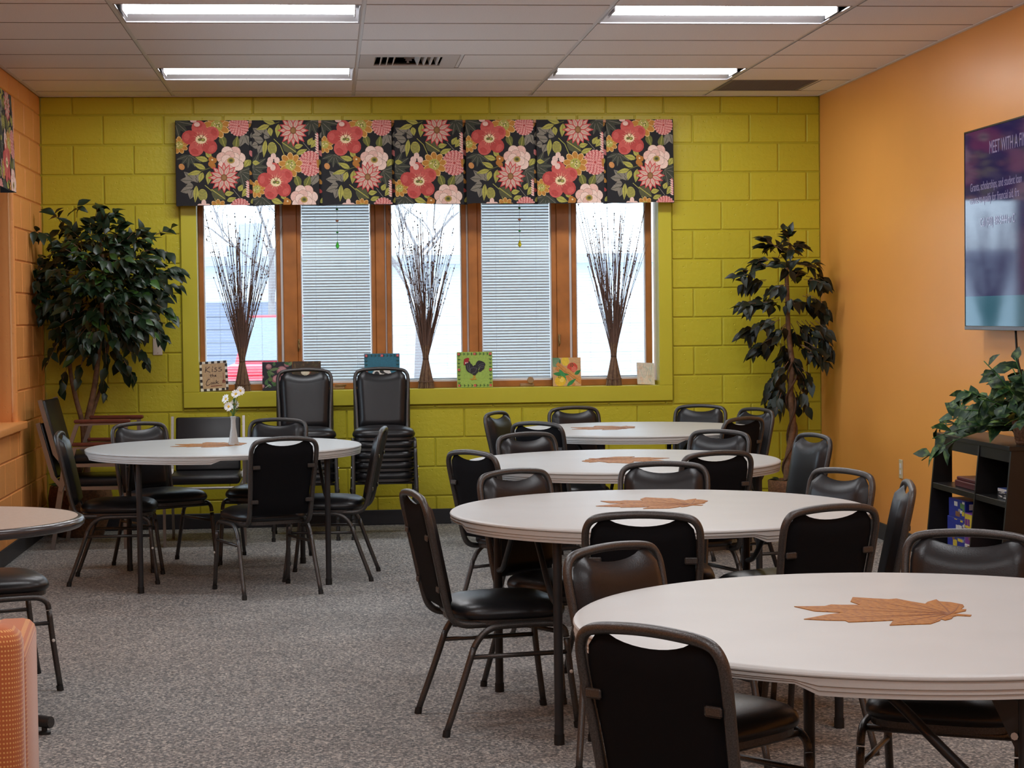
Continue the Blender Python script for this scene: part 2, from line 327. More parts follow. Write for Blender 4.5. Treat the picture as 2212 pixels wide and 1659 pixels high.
# ---- back wall of painted concrete block with the long window opening
BL, CH, ZC, J0 = .4064, .2032, 2.8355, .2153
OX0, OX1, OZ0, OZ1 = 1.039, 4.232, .940, 2.33          # clear opening
TX0, TX1, TZ0, TZ1 = .932, 4.325, .833, 2.43          # outside of the flat trim boards
mb = MB()
mb.box(-.2, OX0-.03, .007, .2, 0, H+.1); mb.box(OX1+.03, W+.2, .007, .2, 0, H+.1); mb.box(OX0-.03, OX1+.03, .007, .2, 0, OZ0-.03); mb.box(OX0-.03, OX1+.03, .007, .2, OZ1+.03, H+.1)
wall_back = link('wall_back', mb.mesh('wall_back', 'green_mortar'), kind='structure')
_bc = {}
def block_mesh(wd, ht, m, axis):
    k = (round(wd, 3), round(ht, 3), m, axis)
    if k not in _bc:
        g = .0045; b = MB()
        if axis == 'x': b.box(g, wd-g, 0, .03, g, ht-g, .0045)
        else: b.box(-.03, 0, g-wd, -g, g, ht-g, .0045)
        _bc[k] = b.mesh('block', m)
    return _bc[k]
def rects_minus(x0, x1, z0, z1, hole):
    hx0, hx1, hz0, hz1 = hole
    if x1 <= hx0 or x0 >= hx1 or z1 <= hz0 or z0 >= hz1: return [(x0, x1, z0, z1)]
    out = []
    if x0 < hx0: out.append((x0, hx0, z0, z1))
    if x1 > hx1: out.append((hx1, x1, z0, z1))
    xa, xb = max(x0, hx0), min(x1, hx1)
    if z0 < hz0: out.append((xa, xb, z0, hz0))
    if z1 > hz1: out.append((xa, xb, hz1, z1))
    return out
rows = [(ZC, H)]+[(ZC-CH*(k+1), ZC-CH*k) for k in range(14)]
for k, (za, zb) in enumerate(rows):
    za = max(za, 0)
    off = J0 if k % 2 == 0 else J0+BL/2
    edges = [0]+[off+BL*i for i in range(-1, 14) if .02 < off+BL*i < W-.02]+[W]
    for a, b in zip(edges, edges[1:]):
        for x0, x1, z0, z1 in rects_minus(a, b, za, zb, (TX0-.004, TX1+.004, TZ0-.004, TZ1)):
            if x1-x0 > .015 and z1-z0 > .012: link('block', block_mesh(x1-x0, z1-z0, 'green_block', 'x'), wall_back, (x0, 0, z0))

# ---- left wall: orange block, window recess
LY0, LY1, LZ0, LZ1 = -4.4, -1.21, .80, 2.33
mb = MB()
mb.box(-.25, -.007, LY1+.02, .0, 0, H+.1); mb.box(-.25, -.007, YB, LY0, 0, H+.1); mb.box(-.25, -.007, LY0, LY1, 0, LZ0); mb.box(-.25, -.007, LY0, LY1, LZ1, H+.1)
wall_left = link('wall_left', mb.mesh('wall_left', 'orange_mortar'), kind='structure')
for k, (za, zb) in enumerate(rows):
    za = max(za, 0); off = -.10 if k % 2 == 0 else -.10-BL/2
    edges = [0]+[off-BL*i for i in range(0, 17) if off-BL*i < -.02]
    for a, b in zip(edges, edges[1:]):
        for y0, y1, z0, z1 in rects_minus(b, a, za, zb, (LY0, LY1, LZ0, LZ1)):
            if y1-y0 > .015 and z1-z0 > .012: link('block', block_mesh(y1-y0, z1-z0, 'orange_block', 'y'), wall_left, (0, y1, z0))
link('plain_wall', MB().box(-.012, 0, YB, edges[-1], 0, H).mesh('plain_wall', 'orange_paint'), wall_left)
# recess linings and sill of the left window
t2 = link('trim_2', MB().box(-.245, -.004, LY1, LY1+.02, LZ0, LZ1).mesh('trim_2', 'orange_block'), kind='structure')
link('sill_board', MB().box(-.24, .045, LY0-.05, LY1+.10, LZ0-.03, LZ0+.018, .008).mesh('sill_board', 'orange_block', True, 40), t2)
link('bullnose', MB().tube([(-.018, LY1+.004, LZ0+.018), (-.018, LY1+.004, LZ1)], .02, 12).mesh('bullnose', 'orange_block', True, 40), t2)
window_2 = link('window_2', MB().box(-.22, -.16, LY0, LY0+.06, LZ0+.02, LZ1).box(-.22, -.16, LY1-.06, LY1, LZ0+.02, LZ1).box(-.22, -.16, LY0, LY1, LZ0+.02, LZ0+.07).box(-.22, -.16, LY0, LY1, LZ1-.05, LZ1).mesh('window_2', 'stile_wood'), kind='structure')
for i in range(1, 4):
    y = LY1+(LY0-LY1)*i/4; link('mullion', MB().box(-.215, -.165, y-.035, y+.035, LZ0+.07, LZ1-.05).mesh('mullion', 'stile_wood'), window_2)
for i in range(4):
    ya = LY1+(LY0-LY1)*i/4; yb = LY1+(LY0-LY1)*(i+1)/4
    link('pane', MB().box(-.193, -.188, yb+.03, ya-.03, LZ0+.06, LZ1-.04).mesh('pane', 'pane_glass'), window_2)

# ---- right wall, wall behind the camera
link('wall_right', MB().box(W, W+.2, YB, 0, 0, H+.1).mesh('wall_right', 'orange_paint'), kind='structure')
link('wall_front', MB().box(-.25, W+.2, YB-.2, YB, 0, H+.1).mesh('wall_front', 'orange_paint'), kind='structure')

# ---- rubber base
def base(name, x0, x1, y0, y1): link(name, MB().box(x0, x1, y0, y1, 0, .105, .004).mesh(name, 'base_rubber'), kind='structure')
base('baseboard_back', .012, W-.012, -.012, 0); base('baseboard_left', 0, .012, YB, 0); base('baseboard_right', W-.012, W, YB, 0)

# ---- ceiling: slab above, tegular tiles, exposed tees
ceiling = link('ceiling', MB().box(-.2, W+.2, YB, .2, H+.10, H+.16).mesh('ceiling', 'vent_dark'), kind='structure')
cx = [0]+[G0+GX*k for k in range(4)]+[W]
ry = [0, -T0]+[-T0-TY*k for k in range(1, 25)]+[YB]
FIX = {}
for c in (1, 3):
    for r in (2, 6, 10, 14, 18, 22): FIX[(c, r)] = 'lamp'
_tm = {}
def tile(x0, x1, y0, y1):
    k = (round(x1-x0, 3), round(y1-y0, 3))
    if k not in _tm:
        _tm[k] = MB().box(.012, k[0]-.012, .011, k[1]-.011, 0, .02).mesh('ceiling_tile', 'tile_edge_shade'); _tm[k].materials.append(MATS['ceiling_tile']); _tm[k].polygons[0].material_index = 1
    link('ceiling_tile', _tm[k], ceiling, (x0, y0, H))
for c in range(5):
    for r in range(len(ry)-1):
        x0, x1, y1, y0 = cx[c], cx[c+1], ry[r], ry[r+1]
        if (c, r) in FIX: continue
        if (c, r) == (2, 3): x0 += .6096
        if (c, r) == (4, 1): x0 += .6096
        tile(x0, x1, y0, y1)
for k in range(4): link('ceiling_tee', MB().box(cx[k+1]-.012, cx[k+1]+.012, YB, 0, H+.005, H+.035).mesh('ceiling_tee', 'grid_metal'), ceiling)
_tee = {}
for c in range(5):
    for r in range(1, len(ry)-1):
        wd = round(cx[c+1]-cx[c], 3)
        if wd not in _tee: _tee[wd] = MB().box(.012, wd-.012, -.010, .010, .006, .03).mesh('cross_tee', 'grid_metal')
        link('cross_tee', _tee[wd], ceiling, (cx[c], ry[r], H))
for x, rr in ((2.119+.6096, 3), (4.5576+.6096, 1)): link('cross_tee', MB().box(x-.01, x+.01, ry[rr+1], ry[rr], H+.004, H+.03).mesh('cross_tee', 'grid_metal'), ceiling)
for nm, b in (('trim_3', (0, .022, YB, 0)), ('trim_4', (W-.022, W, YB, 0)), ('trim_5', (0, W, -.022, 0))):
    link(nm, MB().box(*b, H-.004, H+.004).mesh(nm, 'grid_metal'), kind='structure')

# ---- window in the back wall: green trim, wooden sashes, panes
YF = .165       # room face of the wooden frame
tm = MB()
trim_1 = link('trim_1', MB().box(TX0, TX1, -.022, 0, TZ0, OZ0, .003).mesh('trim_1', 'green_trim'), kind='structure')
link('side_casing', MB().box(TX0, OX0, -.022, 0, OZ0, TZ1, .003).mesh('side_casing', 'green_trim'), trim_1)
link('side_casing', MB().box(OX1, TX1, -.022, 0, OZ0, TZ1, .003).mesh('side_casing', 'green_trim'), trim_1)
link('head_casing', MB().box(OX0, OX1, -.022, 0, OZ1, TZ1, .003).mesh('head_casing', 'green_trim'), trim_1)
link('sill_board', MB().box(OX0-.02, OX1+.02, .0005, .21, OZ0-.025, OZ0).mesh('sill_board', 'green_trim'), trim_1)
link('side_jamb', MB().box(OX0-.02, OX0, .0005, .21, OZ0+.0005, OZ1+.02).mesh('side_jamb', 'green_trim'), trim_1)
link('head_jamb', MB().box(OX0, OX1, .0005, .21, OZ1, OZ1+.02).mesh('head_jamb', 'green_trim'), trim_1)
link('side_jamb', MB().box(OX1, OX1+.02, .0005, .21, OZ0+.0005, OZ1+.02).mesh('side_jamb', 'green_trim'), trim_1)
P_ = [(1.071, 1.574), (1.741, 2.233), (2.369, 2.865), (3.002, 3.500), (3.674, 4.170)]    # clear panes
PZ0, PZ1 = .995, 2.27
window_1 = link('window_1', MB().box(OX0, OX1, YF+.02, YF+.09, OZ0, OZ0+.03).box(OX0, OX1, YF+.02, YF+.09, OZ1-.03, OZ1).mesh('window_1', 'stile_wood'), kind='structure')
def wpart(nm, m, x0, x1, y0, y1, z0, z1, b=.003): return link(nm, MB().box(x0, x1, y0, y1, z0, z1, b).mesh(nm, m), window_1)
zs0, zs1 = OZ0, OZ1
wpart('stile', 'stile_wood', OX0, P_[0][0], YF, YF+.08, zs0, zs1); wpart('stile', 'stile_wood', P_[0][1], 1.600, YF, YF+.08, zs0, zs1); wpart('weather_strip', 'jamb_white', 1.6005, 1.618, YF+.012, YF+.08, zs0, zs1, .001)
wpart('mullion', 'stile_wood', 1.619, 1.715, YF-.012, YF+.08, zs0, zs1); wpart('stile', 'stile_wood', 1.7155, P_[1][0], YF, YF+.08, zs0, zs1)
wpart('stile', 'stile_wood', P_[1][1], 2.262, YF, YF+.08, zs0, zs1); wpart('mullion', 'stile_wood', 2.2625, 2.325, YF-.012, YF+.08, zs0, zs1); wpart('weather_strip', 'jamb_white', 2.3255, 2.337, YF+.012, YF+.08, zs0, zs1, .001); wpart('stile', 'stile_wood', 2.3375, P_[2][0], YF, YF+.08, zs0, zs1)
wpart('stile', 'stile_wood', P_[2][1], 2.897, YF, YF+.08, zs0, zs1); wpart('weather_strip', 'jamb_white', 2.8975, 2.911, YF+.012, YF+.08, zs0, zs1, .001); wpart('mullion', 'stile_wood', 2.9115, 2.975, YF-.012, YF+.08, zs0, zs1); wpart('stile', 'stile_wood', 2.9755, P_[3][0], YF, YF+.08, zs0, zs1)
wpart('stile', 'stile_wood', P_[3][1], 3.535, YF, YF+.08, zs0, zs1); wpart('mullion', 'stile_wood', 3.5355, 3.624, YF-.012, YF+.08, zs0, zs1); wpart('weather_strip', 'jamb_white', 3.6245, 3.643, YF+.012, YF+.08, zs0, zs1, .001); wpart('stile', 'stile_wood', 3.6435, P_[4][0], YF, YF+.08, zs0, zs1)
wpart('stile', 'stile_wood', P_[4][1], 4.214, YF, YF+.08, zs0, zs1)
for a, b in P_:
    wpart('bottom_rail', 'stile_wood', a, b, YF+.004, YF+.08, zs0, PZ0-.012); wpart('top_rail', 'stile_wood', a, b, YF+.004, YF+.08, PZ1+.012, zs1)
    fr = MB().box(a, a+.008, YF+.016, YF+.07, PZ0-.012, PZ1+.012).box(b-.008, b, YF+.016, YF+.07, PZ0-.012, PZ1+.012).box(a, b, YF+.016, YF+.07, PZ0-.012, PZ0+.002).box(a, b, YF+.016, YF+.07, PZ1, PZ1+.012)
    link('pane_bead', fr.mesh('pane_bead', 'jamb_white'), window_1)
    link('pane', MB().box(a+.004, b-.004, YF+.024, YF+.027, PZ0-.008, PZ1+.008).mesh('pane', 'pane_glass'), window_1)
# sash locks and crank operators
for x, z in ((1.722, 1.26), (3.548, 1.27)):
    wl = link('sash_lock', MB().box(x-.008, x+.008, YF-.022, YF-.012, z-.035, z+.035, .003).mesh('sash_lock', 'brass'), window_1)
    link('lock_lever', MB().tube([(x, YF-.022, z), (x-.004, YF-.034, z+.02), (x-.006, YF-.038, z-.05)], .005, 6).mesh('lock_lever', 'brass', True), wl)
for x in (1.985, 3.315):
    co = link('crank_operator', MB().box(x-.05, x+.05, YF-.03, YF+.003, OZ0, OZ0+.022, .005).mesh('crank_operator', 'crank_tan'), window_1)
    if x > 3: link('crank_knob', MB().lathe([(.004, 0), (.021, .001), (.024, .008), (.021, .015), (.004, .016)], 16).xf(Matrix.Translation((x+.022, YF-.038, OZ0+.045)) @ Matrix.Rotation(math.pi/2, 4, 'X')).mesh('crank_knob', 'crank_tan', True, 40), co)
    else: link('crank_handle', MB().tube([(x+.04, YF-.02, OZ0+.02), (x+.06, YF-.03, OZ0+.03), (x-.02, YF-.035, OZ0+.03)], .006, 6).mesh('crank_handle', 'crank_tan', True), co)

# ---- mini blinds, one in each sash
BLAB = ['open white mini blind behind the dried twigs nearest the orange left wall', 'nearly closed white mini blind behind the green crystal bead string', 'open white mini blind in the middle pane of the window', 'nearly closed white mini blind behind the yellow crystal bead string', 'open white mini blind in the pane nearest the leafless-trunk tree on the right']
BLAB[4] = 'open white mini blind in the rightmost pane of the window'
for i, (a, b) in enumerate(P_):
    r = empty('window_blind', (a, YF+.05, PZ0), 0, BLAB[i], 'blind', 'mini blinds in the window panes')
    closed = i in (1, 3); sw = .0105 if not closed else .0118; tilt = math.radians(4 if not closed else 61); L = b-a-.022
    prof = []
    for t in (-1, -.5, 0, .5, 1):
        y, z = t*sw, (1-t*t)*.0016; prof.append((y*math.cos(tilt)-z*math.sin(tilt), y*math.sin(tilt)+z*math.cos(tilt)))
    vs = [(x, y, z) for x in (.011, .011+L) for y, z in prof]; fs = [(k, k+1, 6+k, 5+k) for k in range(4)]
    me = MB().add(vs, fs).mesh('slat', 'slat_white', True); n = int((PZ1-PZ0-.02)/.0203)
    for k in range(n): link('slat', me, r, (0, 0, .018+.0203*k))
    link('bottom_rail', MB().box(.010, .012+L, -.007, .007, .003, .012, .001).mesh('bottom_rail', 'slat_white'), r)
    for u in (.2, .8): link('ladder_cord', MB().box(.01+L*u-.0006, .01+L*u+.0006, -.0125, -.0118, .01, PZ1-PZ0).mesh('ladder_cord', 'slat_white'), r)

# ================================================================ LIGHT FIXTURES, VENTS
hx, hy = GX-.024, TY-.016
def troffer_parts():
    m = MB()   # shallow pan sloping up to a centre channel
    xs0, xs1, ys0, ys1 = .012, .012+hx, .008, .008+hy
    yc0, yc1 = ys0+hy*.30, ys0+hy*.70; z0, z1 = .004, .052
    m.add([(xs0, ys0, z0), (xs1, ys0, z0), (xs1, yc0, z1), (xs0, yc0, z1), (xs0, yc1, z1), (xs1, yc1, z1), (xs1, ys1, z0), (xs0, ys1, z0), (xs0, ys0, z1+.004), (xs1, ys0, z1+.004), (xs1, ys1, z1+.004), (xs0, ys1, z1+.004)],
          [(0, 3, 2, 1), (4, 7, 6, 5), (3, 4, 5, 2), (0, 8, 11, 7), (0, 7, 4, 3), (1, 2, 5, 6), (1, 6, 10, 9), (8, 9, 10, 11), (0, 1, 9, 8), (7, 11, 10, 6)])
    pan = m.mesh('reflector_pan', 'lamp_housing')
    lip = MB().box(xs0, xs1, ys0, ys0+.008, 0, .006).box(xs0, xs1, ys1-.008, ys1, 0, .006).box(xs0, xs0+.008, ys0, ys1, 0, .006).box(xs1-.008, xs1, ys0, ys1, 0, .006).mesh('rim', 'lamp_housing')
    q = []; n = 8; yc = (yc0+yc1)/2; ry_ = (yc1-yc0)/2-.004
    for x in (xs0+.03, xs1-.03):
        for k in range(n+1): an = math.pi*k/n; q.append((x, yc-ry_*math.cos(an), z1-.003-.046*math.sin(an)))
    f = [(k, n+1+k, n+2+k, k+1) for k in range(n)]
    lens = MB().add(q, f).mesh('lens', 'lamp_lens', True)
    e = MB()
    for x in (xs0+.024, xs1-.030): e.box(x, x+.006, yc0, yc1, z1-.052, z1)
    return [('reflector_pan', pan, []), ('rim', lip, []), ('lens', lens, []), ('end_cap', e.mesh('end_cap', 'lamp_housing'), [])]
TP = troffer_parts()
lampname = {(1, 2): 'far ceiling lamp above the left table, near the floral valance', (1, 6): 'near ceiling lamp at the top edge of the photo, left of centre', (3, 2): 'far ceiling lamp nearest the dark return grille', (3, 6): 'near ceiling lamp at the top edge of the photo, on the right'}
for (c, r) in FIX:
    lb = lampname.get((c, r), '%s ceiling lamp from the window in the %s row' % ({10: 'third', 14: 'fourth', 18: 'fifth', 22: 'sixth'}.get(r), {1: 'left', 3: 'right'}[c]))
    spawn(TP, 'ceiling_lamp', (cx[c], ry[r+1], H), 0, lb, 'ceiling lamp', 'recessed ceiling lamps')
d = empty('air_diffuser', (2.119, ry[4], H), 0, 'square white air supply diffuser with louvres in the ceiling between the lamps', 'vent')
link('frame', MB().box(.014, .10, .01, .60, 0, .008).box(.50, .596, .01, .60, 0, .008).box(.10, .50, .01, .10, 0, .008).box(.10, .50, .50, .60, 0, .008).mesh('frame', 'vent_metal'), d)
link('plenum', MB().box(.09, .51, .09, .51, .05, .06).mesh('plenum', 'plenum_grey'), d)
for k in range(10):
    x = .115+.0385*k; t = -.018 if k < 4 else (.018 if k > 5 else 0)
    if k in (4, 5): continue
    link('louvre', MB().add([(x+t, .10, .003), (x+t+.006, .10, .003), (x+t+.006, .50, .003), (x+t, .50, .003), (x, .10, .048), (x+.006, .10, .048), (x+.006, .50, .048), (x, .50, .048)], [(0, 3, 2, 1), (4, 5, 6, 7), (0, 1, 5, 4), (1, 2, 6, 5), (2, 3, 7, 6), (3, 0, 4, 7)]).mesh('louvre', 'vent_metal'), d)
for k in range(4): link('louvre', MB().add([(.262+.012*k, .10+.1*k, .004), (.35-.012*k, .10+.1*k, .004), (.345-.012*k, .14+.1*k, .04), (.267+.012*k, .14+.1*k, .04)], [(0, 1, 2, 3)]).mesh('louvre', 'vent_metal'), d)
d = empty('return_grille', (4.5576, ry[2], H), 0, 'dark square return air grille in the ceiling corner', 'vent')
link('frame', MB().box(.014, .035, .01, .60, 0, .008).box(.575, .596, .01, .60, 0, .008).box(.035, .575, .01, .03, 0, .008).box(.035, .575, .58, .60, 0, .008).mesh('frame', 'return_grille'), d)
link('backing', MB().box(.03, .58, .025, .585, .03, .034).mesh('backing', 'vent_dark'), d)
me = MB().box(0, .005, .03, .58, .004, .026).mesh('vane', 'return_grille')
for k in range(27): link('vane', me, d, (.04+.02*k, 0, 0))
me = MB().box(.035, .575, 0, .004, .003, .02).mesh('vane', 'return_grille')
for k in range(27): link('vane', me, d, (0, .035+.02*k, 0))

# ================================================================ BANQUET CHAIRS
def chair_parts():
    yb = lambda z: -.222-(z-.45)*.21
    half = [(.166, .03, .374), (.166, -.10, .374), (.166, -.165, .378), (.166, -.203, .402), (.167, yb(.46), .46), (.171, yb(.58), .58), (.177, yb(.69), .69), (.1785, yb(.745), .745), (.1745, yb(.780), .780), (.158, yb(.805), .805), (.124, yb(.8165), .8165), (.062, yb(.8225), .8225), (0, yb(.8245), .8245)]
    path = crom(half+[(-x, y, z) for x, y, z in half[-2::-1]], 4)
    back_frame = MB().tube(path, .0125, 8, flat=1.05).mesh('back_frame', 'tube', True)
    wt = [(.42, .152), (.50, .154), (.60, .158), (.69, .164), (.735, .165), (.765, .163), (.785, .156), (.798, .146), (.810, .130)]
    nu, nv = 14, 12; vs = []
    def pt(s, t, face):
        zt = .786+.024*min(1, abs(s)/.80)**2; z = .425+(zt-.425)*t; x = s*lerp(wt, z)
        e = (1-abs(s)**5)*(1-abs(2*t-1)**7)
        dep = (.010+.028*e**.3) if face else -.006-.004*e**.5
        if not face and (abs(s) > .999 or t in (0, 1)): dep = .004
        if face and (abs(s) > .999 or t in (0, 1)): dep = .004
        return (x, yb(z)+dep, z)
    def sheet(face):
        v = [pt(-1+2*i/nu, j/nv, face) for j in range(nv+1) for i in range(nu+1)]
        f = [(j*(nu+1)+i, j*(nu+1)+i+1, (j+1)*(nu+1)+i+1, (j+1)*(nu+1)+i) for j in range(nv) for i in range(nu)]
        return v, (f if not face else [q[::-1] for q in f])
    pad = MB().add(*sheet(True)).mesh('backrest', 'chair_vinyl', True)
    rear = MB().add(*sheet(False)).mesh('rear_panel', 'chair_rear', True)
    def tab(sx, z):
        y = yb(z)-.012; x0, x1 = sorted((sx*.170, sx*.128)); return MB().box(x0, x1, y-.006, y, z-.011, z+.011, .004).mesh('mounting_tab', 'tube')
    # seat
    def outline(r):
        o = []
        for k in range(40):
            a = 2*math.pi*k/40; c, s_ = math.cos(a), math.sin(a); e = 2/3.6
            y = math.copysign(abs(s_)**e, s_); x = math.copysign(abs(c)**e, c)
            wd = .190+.024*(y+1)/2; o.append((x*wd*r, .020+y*.208*r))
        return o
    rings = [(.25, .4610), (.55, .4570), (.78, .4490), (.90, .4390), (.965, .4270), (.995, .414), (1.0, .405), (.985, .395), (.95, .390)]
    v = [(0, .02, .462)]; f = []
    for r, z in rings: v += [(x, y, z) for x, y in outline(r)]
    f += [(0, 1+k, 1+(k+1) % 40) for k in range(40)]
    for i in range(len(rings)-1):
        for k in range(40): a = 1+i*40+k; b = 1+i*40+(k+1) % 40; f.append((a, a+40, b+40, b))
    f.append(tuple(1+(len(rings)-1)*40+k for k in range(40))[::-1])
    seat = MB().add(v, f).mesh('seat', 'chair_vinyl', True)
    pan = MB().prism(outline(.94), .372, .391).mesh('seat_pan', 'tube')
    parts = [('seat', seat, []), ('seat_pan', pan, []), ('backrest', pad, []), ('rear_panel', rear, []), ('back_frame', back_frame, [])]
    for sx in (-1, 1):
        for z in (.50, .68): parts.append(('mounting_tab', tab(sx, z), []))
        fp = crom([(sx*.2005, .200, .315), (sx*.203, .212, .20), (sx*.208, .237, .010)], 3)
        rp = crom([(sx*.2005, -.135, .300), (sx*.204, -.180, .17), (sx*.210, -.240, .010)], 3)
        rail = crom([(sx*.2005, .199, .32), (sx*.2, .192, .347), (sx*.2, .165, .366), (sx*.2, .12, .371), (sx*.2, .0, .371), (sx*.2, -.055, .368), (sx*.2, -.09, .354), (sx*.2, -.117, .328), (sx*.2005, -.137, .295)], 3)
        cap = lambda p, q: MB().tube([(p[0], p[1], 0), (p[0]*.998, p[1]*.985, .022)], .0135, 10).mesh('foot_cap', 'black_rubber', True, 40)
        bmp = MB().lathe([(.0065, 0), (.0065, .004), (.003, .006)], 10).xf(Matrix.Translation((sx*(.203+.010), .212, .20)) @ Matrix.Rotation(sx*math.pi/2, 4, 'Y')).mesh('stacking_bumper', 'white_plastic')
        parts.append(('leg', MB().tube(fp, .0115, 8).mesh('leg', 'tube', True), [('foot_cap', cap(fp[-1], 0)), ('stacking_bumper', bmp)]))
        parts.append(('leg', MB().tube(rp, .0115, 8).mesh('leg', 'tube', True), [('foot_cap', cap(rp[-1], 0))]))
        parts.append(('side_rail', MB().tube(rail, .0115, 8).mesh('side_rail', 'tube', True), []))
        parts.append(('stretcher', MB().tube([(sx*.202, -.148, .268), (sx*.202, .205, .268)], .0085, 8).mesh('stretcher', 'tube', True), []))
    parts.append(('front_rail', MB().tube([(-.19, .17, .362), (.19, .17, .362)], .010, 8).mesh('front_rail', 'tube', True), []))
    return parts
CP = chair_parts()
TAB = {'1': (1.337, -2.586), '5': (3.812, -1.647), '4': (3.33, -4.194), '3': (3.109, -6.53), '2': (3.232, -9.13)}
CHAIRS = [   # table, back-top centre, label
 ('1', 1.692, -3.468, 'black banquet chair with its back to the camera at the table with the daisies'),
 ('1', .438, -2.60, 'banquet chair in profile on the left side of the daisy table, facing right'),
 ('1', .789, -1.753, 'banquet chair behind the daisy table, in front of the potted tree, facing us'),
 ('1', 1.613, -1.56, 'banquet chair behind the daisy table just right of the vase'),
 ('1', 2.222, -2.692, 'banquet chair in profile on the right side of the daisy table, facing left'),
 ('2', 2.528, -9.779, 'large black chair back in the foreground at the nearest table'),
 ('2', 2.66, -8.40, 'brownish lit chair left of the nearest table, its vinyl front toward us'),
 ('2', 3.687, -8.278, 'speckled-frame chair behind the nearest table in front of the black bookshelf'),
 ('3', 2.203, -6.70, 'chair in profile standing alone in the aisle at the left end of the second table'),
 ('3', 2.643, -5.832, 'chair behind the second table from the camera, at its left'),
 ('3', 3.290, -5.597, 'chair behind the middle of the second table from the camera'),
 ('3', 3.903, -6.122, 'chair behind the right end of the second table, near the wall outlet'),
 ('3', 3.989, -6.707, 'chair seen edge-on at the right end of the second table, blue with window light'),
 ('3', 2.874, -7.60, 'black chair back between the nearest table and the second table, left of the other'),
 ('3', 3.498, -7.507, 'black chair back between the nearest and second tables, right of the other'),
 ('4', 2.556, -4.72, 'dark chair back at the left end of the third table from the camera'),
 ('4', 2.937, -3.433, 'chair behind the third table at its left, facing us'),
 ('4', 3.952, -3.505, 'chair behind the third table at its right, facing us'),
 ('4', 4.345, -3.935, 'tall blue-lit chair at the right end of the third table before the orange wall'),
 ('4', 3.629, -5.041, 'black chair back in front of the third table, on its right'),
 ('5', 2.976, -1.177, 'chair at the left end of the farthest right-hand table, facing right'),
 ('5', 3.10, -2.45, 'dark chair back in front of the farthest right-hand table, on its left'),
 ('5', 3.537, -.675, 'chair behind the farthest table at its left, against the green wall'),
 ('5', 4.392, -.70, 'chair behind the farthest table at its right, against the green wall'),
 ('5', 4.648, -1.255, 'pale-lit chair at the right end of the farthest table beside the slim tree'),
 ('5', 4.335, -2.322, 'dark brown chair back in front of the farthest table, on its right')]
for t, x, y, lb in CHAIRS:
    d = (Vector(TAB[t])-Vector((x, y))).normalized(); o = Vector((x, y))+d*.300
    spawn(CP, 'banquet_chair', (o.x, o.y, 0), math.atan2(-d.x, d.y), lb, 'chair', 'black banquet chairs at the tables')
spawn(CP, 'banquet_chair', (.565, -5.715, 0), math.radians(-70), 'chair cut by the left photo edge, only seat and front leg in view', 'chair', 'black banquet chairs at the tables')
# two stacks against the window wall
LV = ['topmost chair', 'second chair from the top', 'middle chair', 'second chair from the floor', 'bottom chair']
for x, nm in ((1.762, 'left stack under the window'), (2.276, 'right stack under the window')):
    for k in range(5):
        spawn(CP, 'stacking_chair', (x, -.66-.004*k, .0675*k), math.pi, LV[4-k]+' of the '+nm, 'chair', 'banquet chairs stacked under the window')

# ================================================================ METAL ARMCHAIRS WITH WOODEN ARMS
def armchair_parts():
    p = []
    pad = []; nu, nv = 8, 8
    yb = lambda z: -.215-(z-.46)*.26
    p.append(('backrest', MB().box(-.21, .21, -.024, .024, 0, .36, .014).xf(Matrix.Translation((0, yb(.46), .445)) @ Matrix.Rotation(math.atan(.26), 4, 'X')).mesh('backrest', 'chair_vinyl', True, 50), []))
    p.append(('seat', MB().box(-.225, .225, -.20, .25, .395, .452, .02).mesh('seat', 'chair_vinyl', True, 50), []))
    for s in (-1, 1):
        x = s*.232
        p.append(('back_post', MB().tube([(x, -.17, .40), (x, yb(.46)-.004, .46), (x, yb(.80)-.004, .80)], .012, 4, flat=1.6).mesh('back_post', 'chrome_bar'), []))
        p.append(('leg', MB().tube([(x, -.16, .41), (x, -.23, .0)], .012, 4, flat=1.5).mesh('leg', 'chrome_bar'), []))
        p.append(('leg', MB().tube([(x+s*.02, .23, .645), (x+s*.02, .235, .0)], .012, 4, flat=1.5).mesh('leg', 'chrome_bar'), []))
        p.append(('arm_post', MB().tube([(x+s*.02, -.17, .37), (x+s*.02, -.075, .64)], .012, 4, flat=1.5).mesh('arm_post', 'chrome_bar'), []))
        p.append(('side_rail', MB().tube([(x, -.17, .385), (x, .235, .385)], .012, 4, flat=1.3).mesh('side_rail', 'chrome_bar'), []))
        p.append(('arm_bar', MB().tube([(x+s*.02, -.085, .640), (x+s*.02, .245, .650)], .009, 4).mesh('arm_bar', 'chrome_bar'), []))
        p.append(('armrest', MB().box(x+s*.02-.022, x+s*.02+.022, -.09, .26, .651, .674, .006).mesh('armrest', 'arm_wood'), []))
    p.append(('front_rail', MB().tube([(-.23, .235, .372), (.23, .235, .372)], .009, 6).mesh('front_rail', 'chrome_bar'), []))
    return p
AP = armchair_parts()
AG = 'black armchairs with wooden arms'
spawn(AP, 'armchair', (.42, -.83, 0), math.radians(-94), 'lower of two stacked armchairs with wooden arms in the corner by the big tree', 'armchair', AG)
spawn(AP, 'armchair', (.435, -.83, .145), math.radians(-94), 'upper of two stacked armchairs with wooden arms in the corner by the big tree', 'armchair', AG)
spawn(AP, 'armchair', (1.128, -.84, 0), math.radians(180), 'square-backed armchair with pale metal posts behind the vase of daisies', 'armchair', AG)

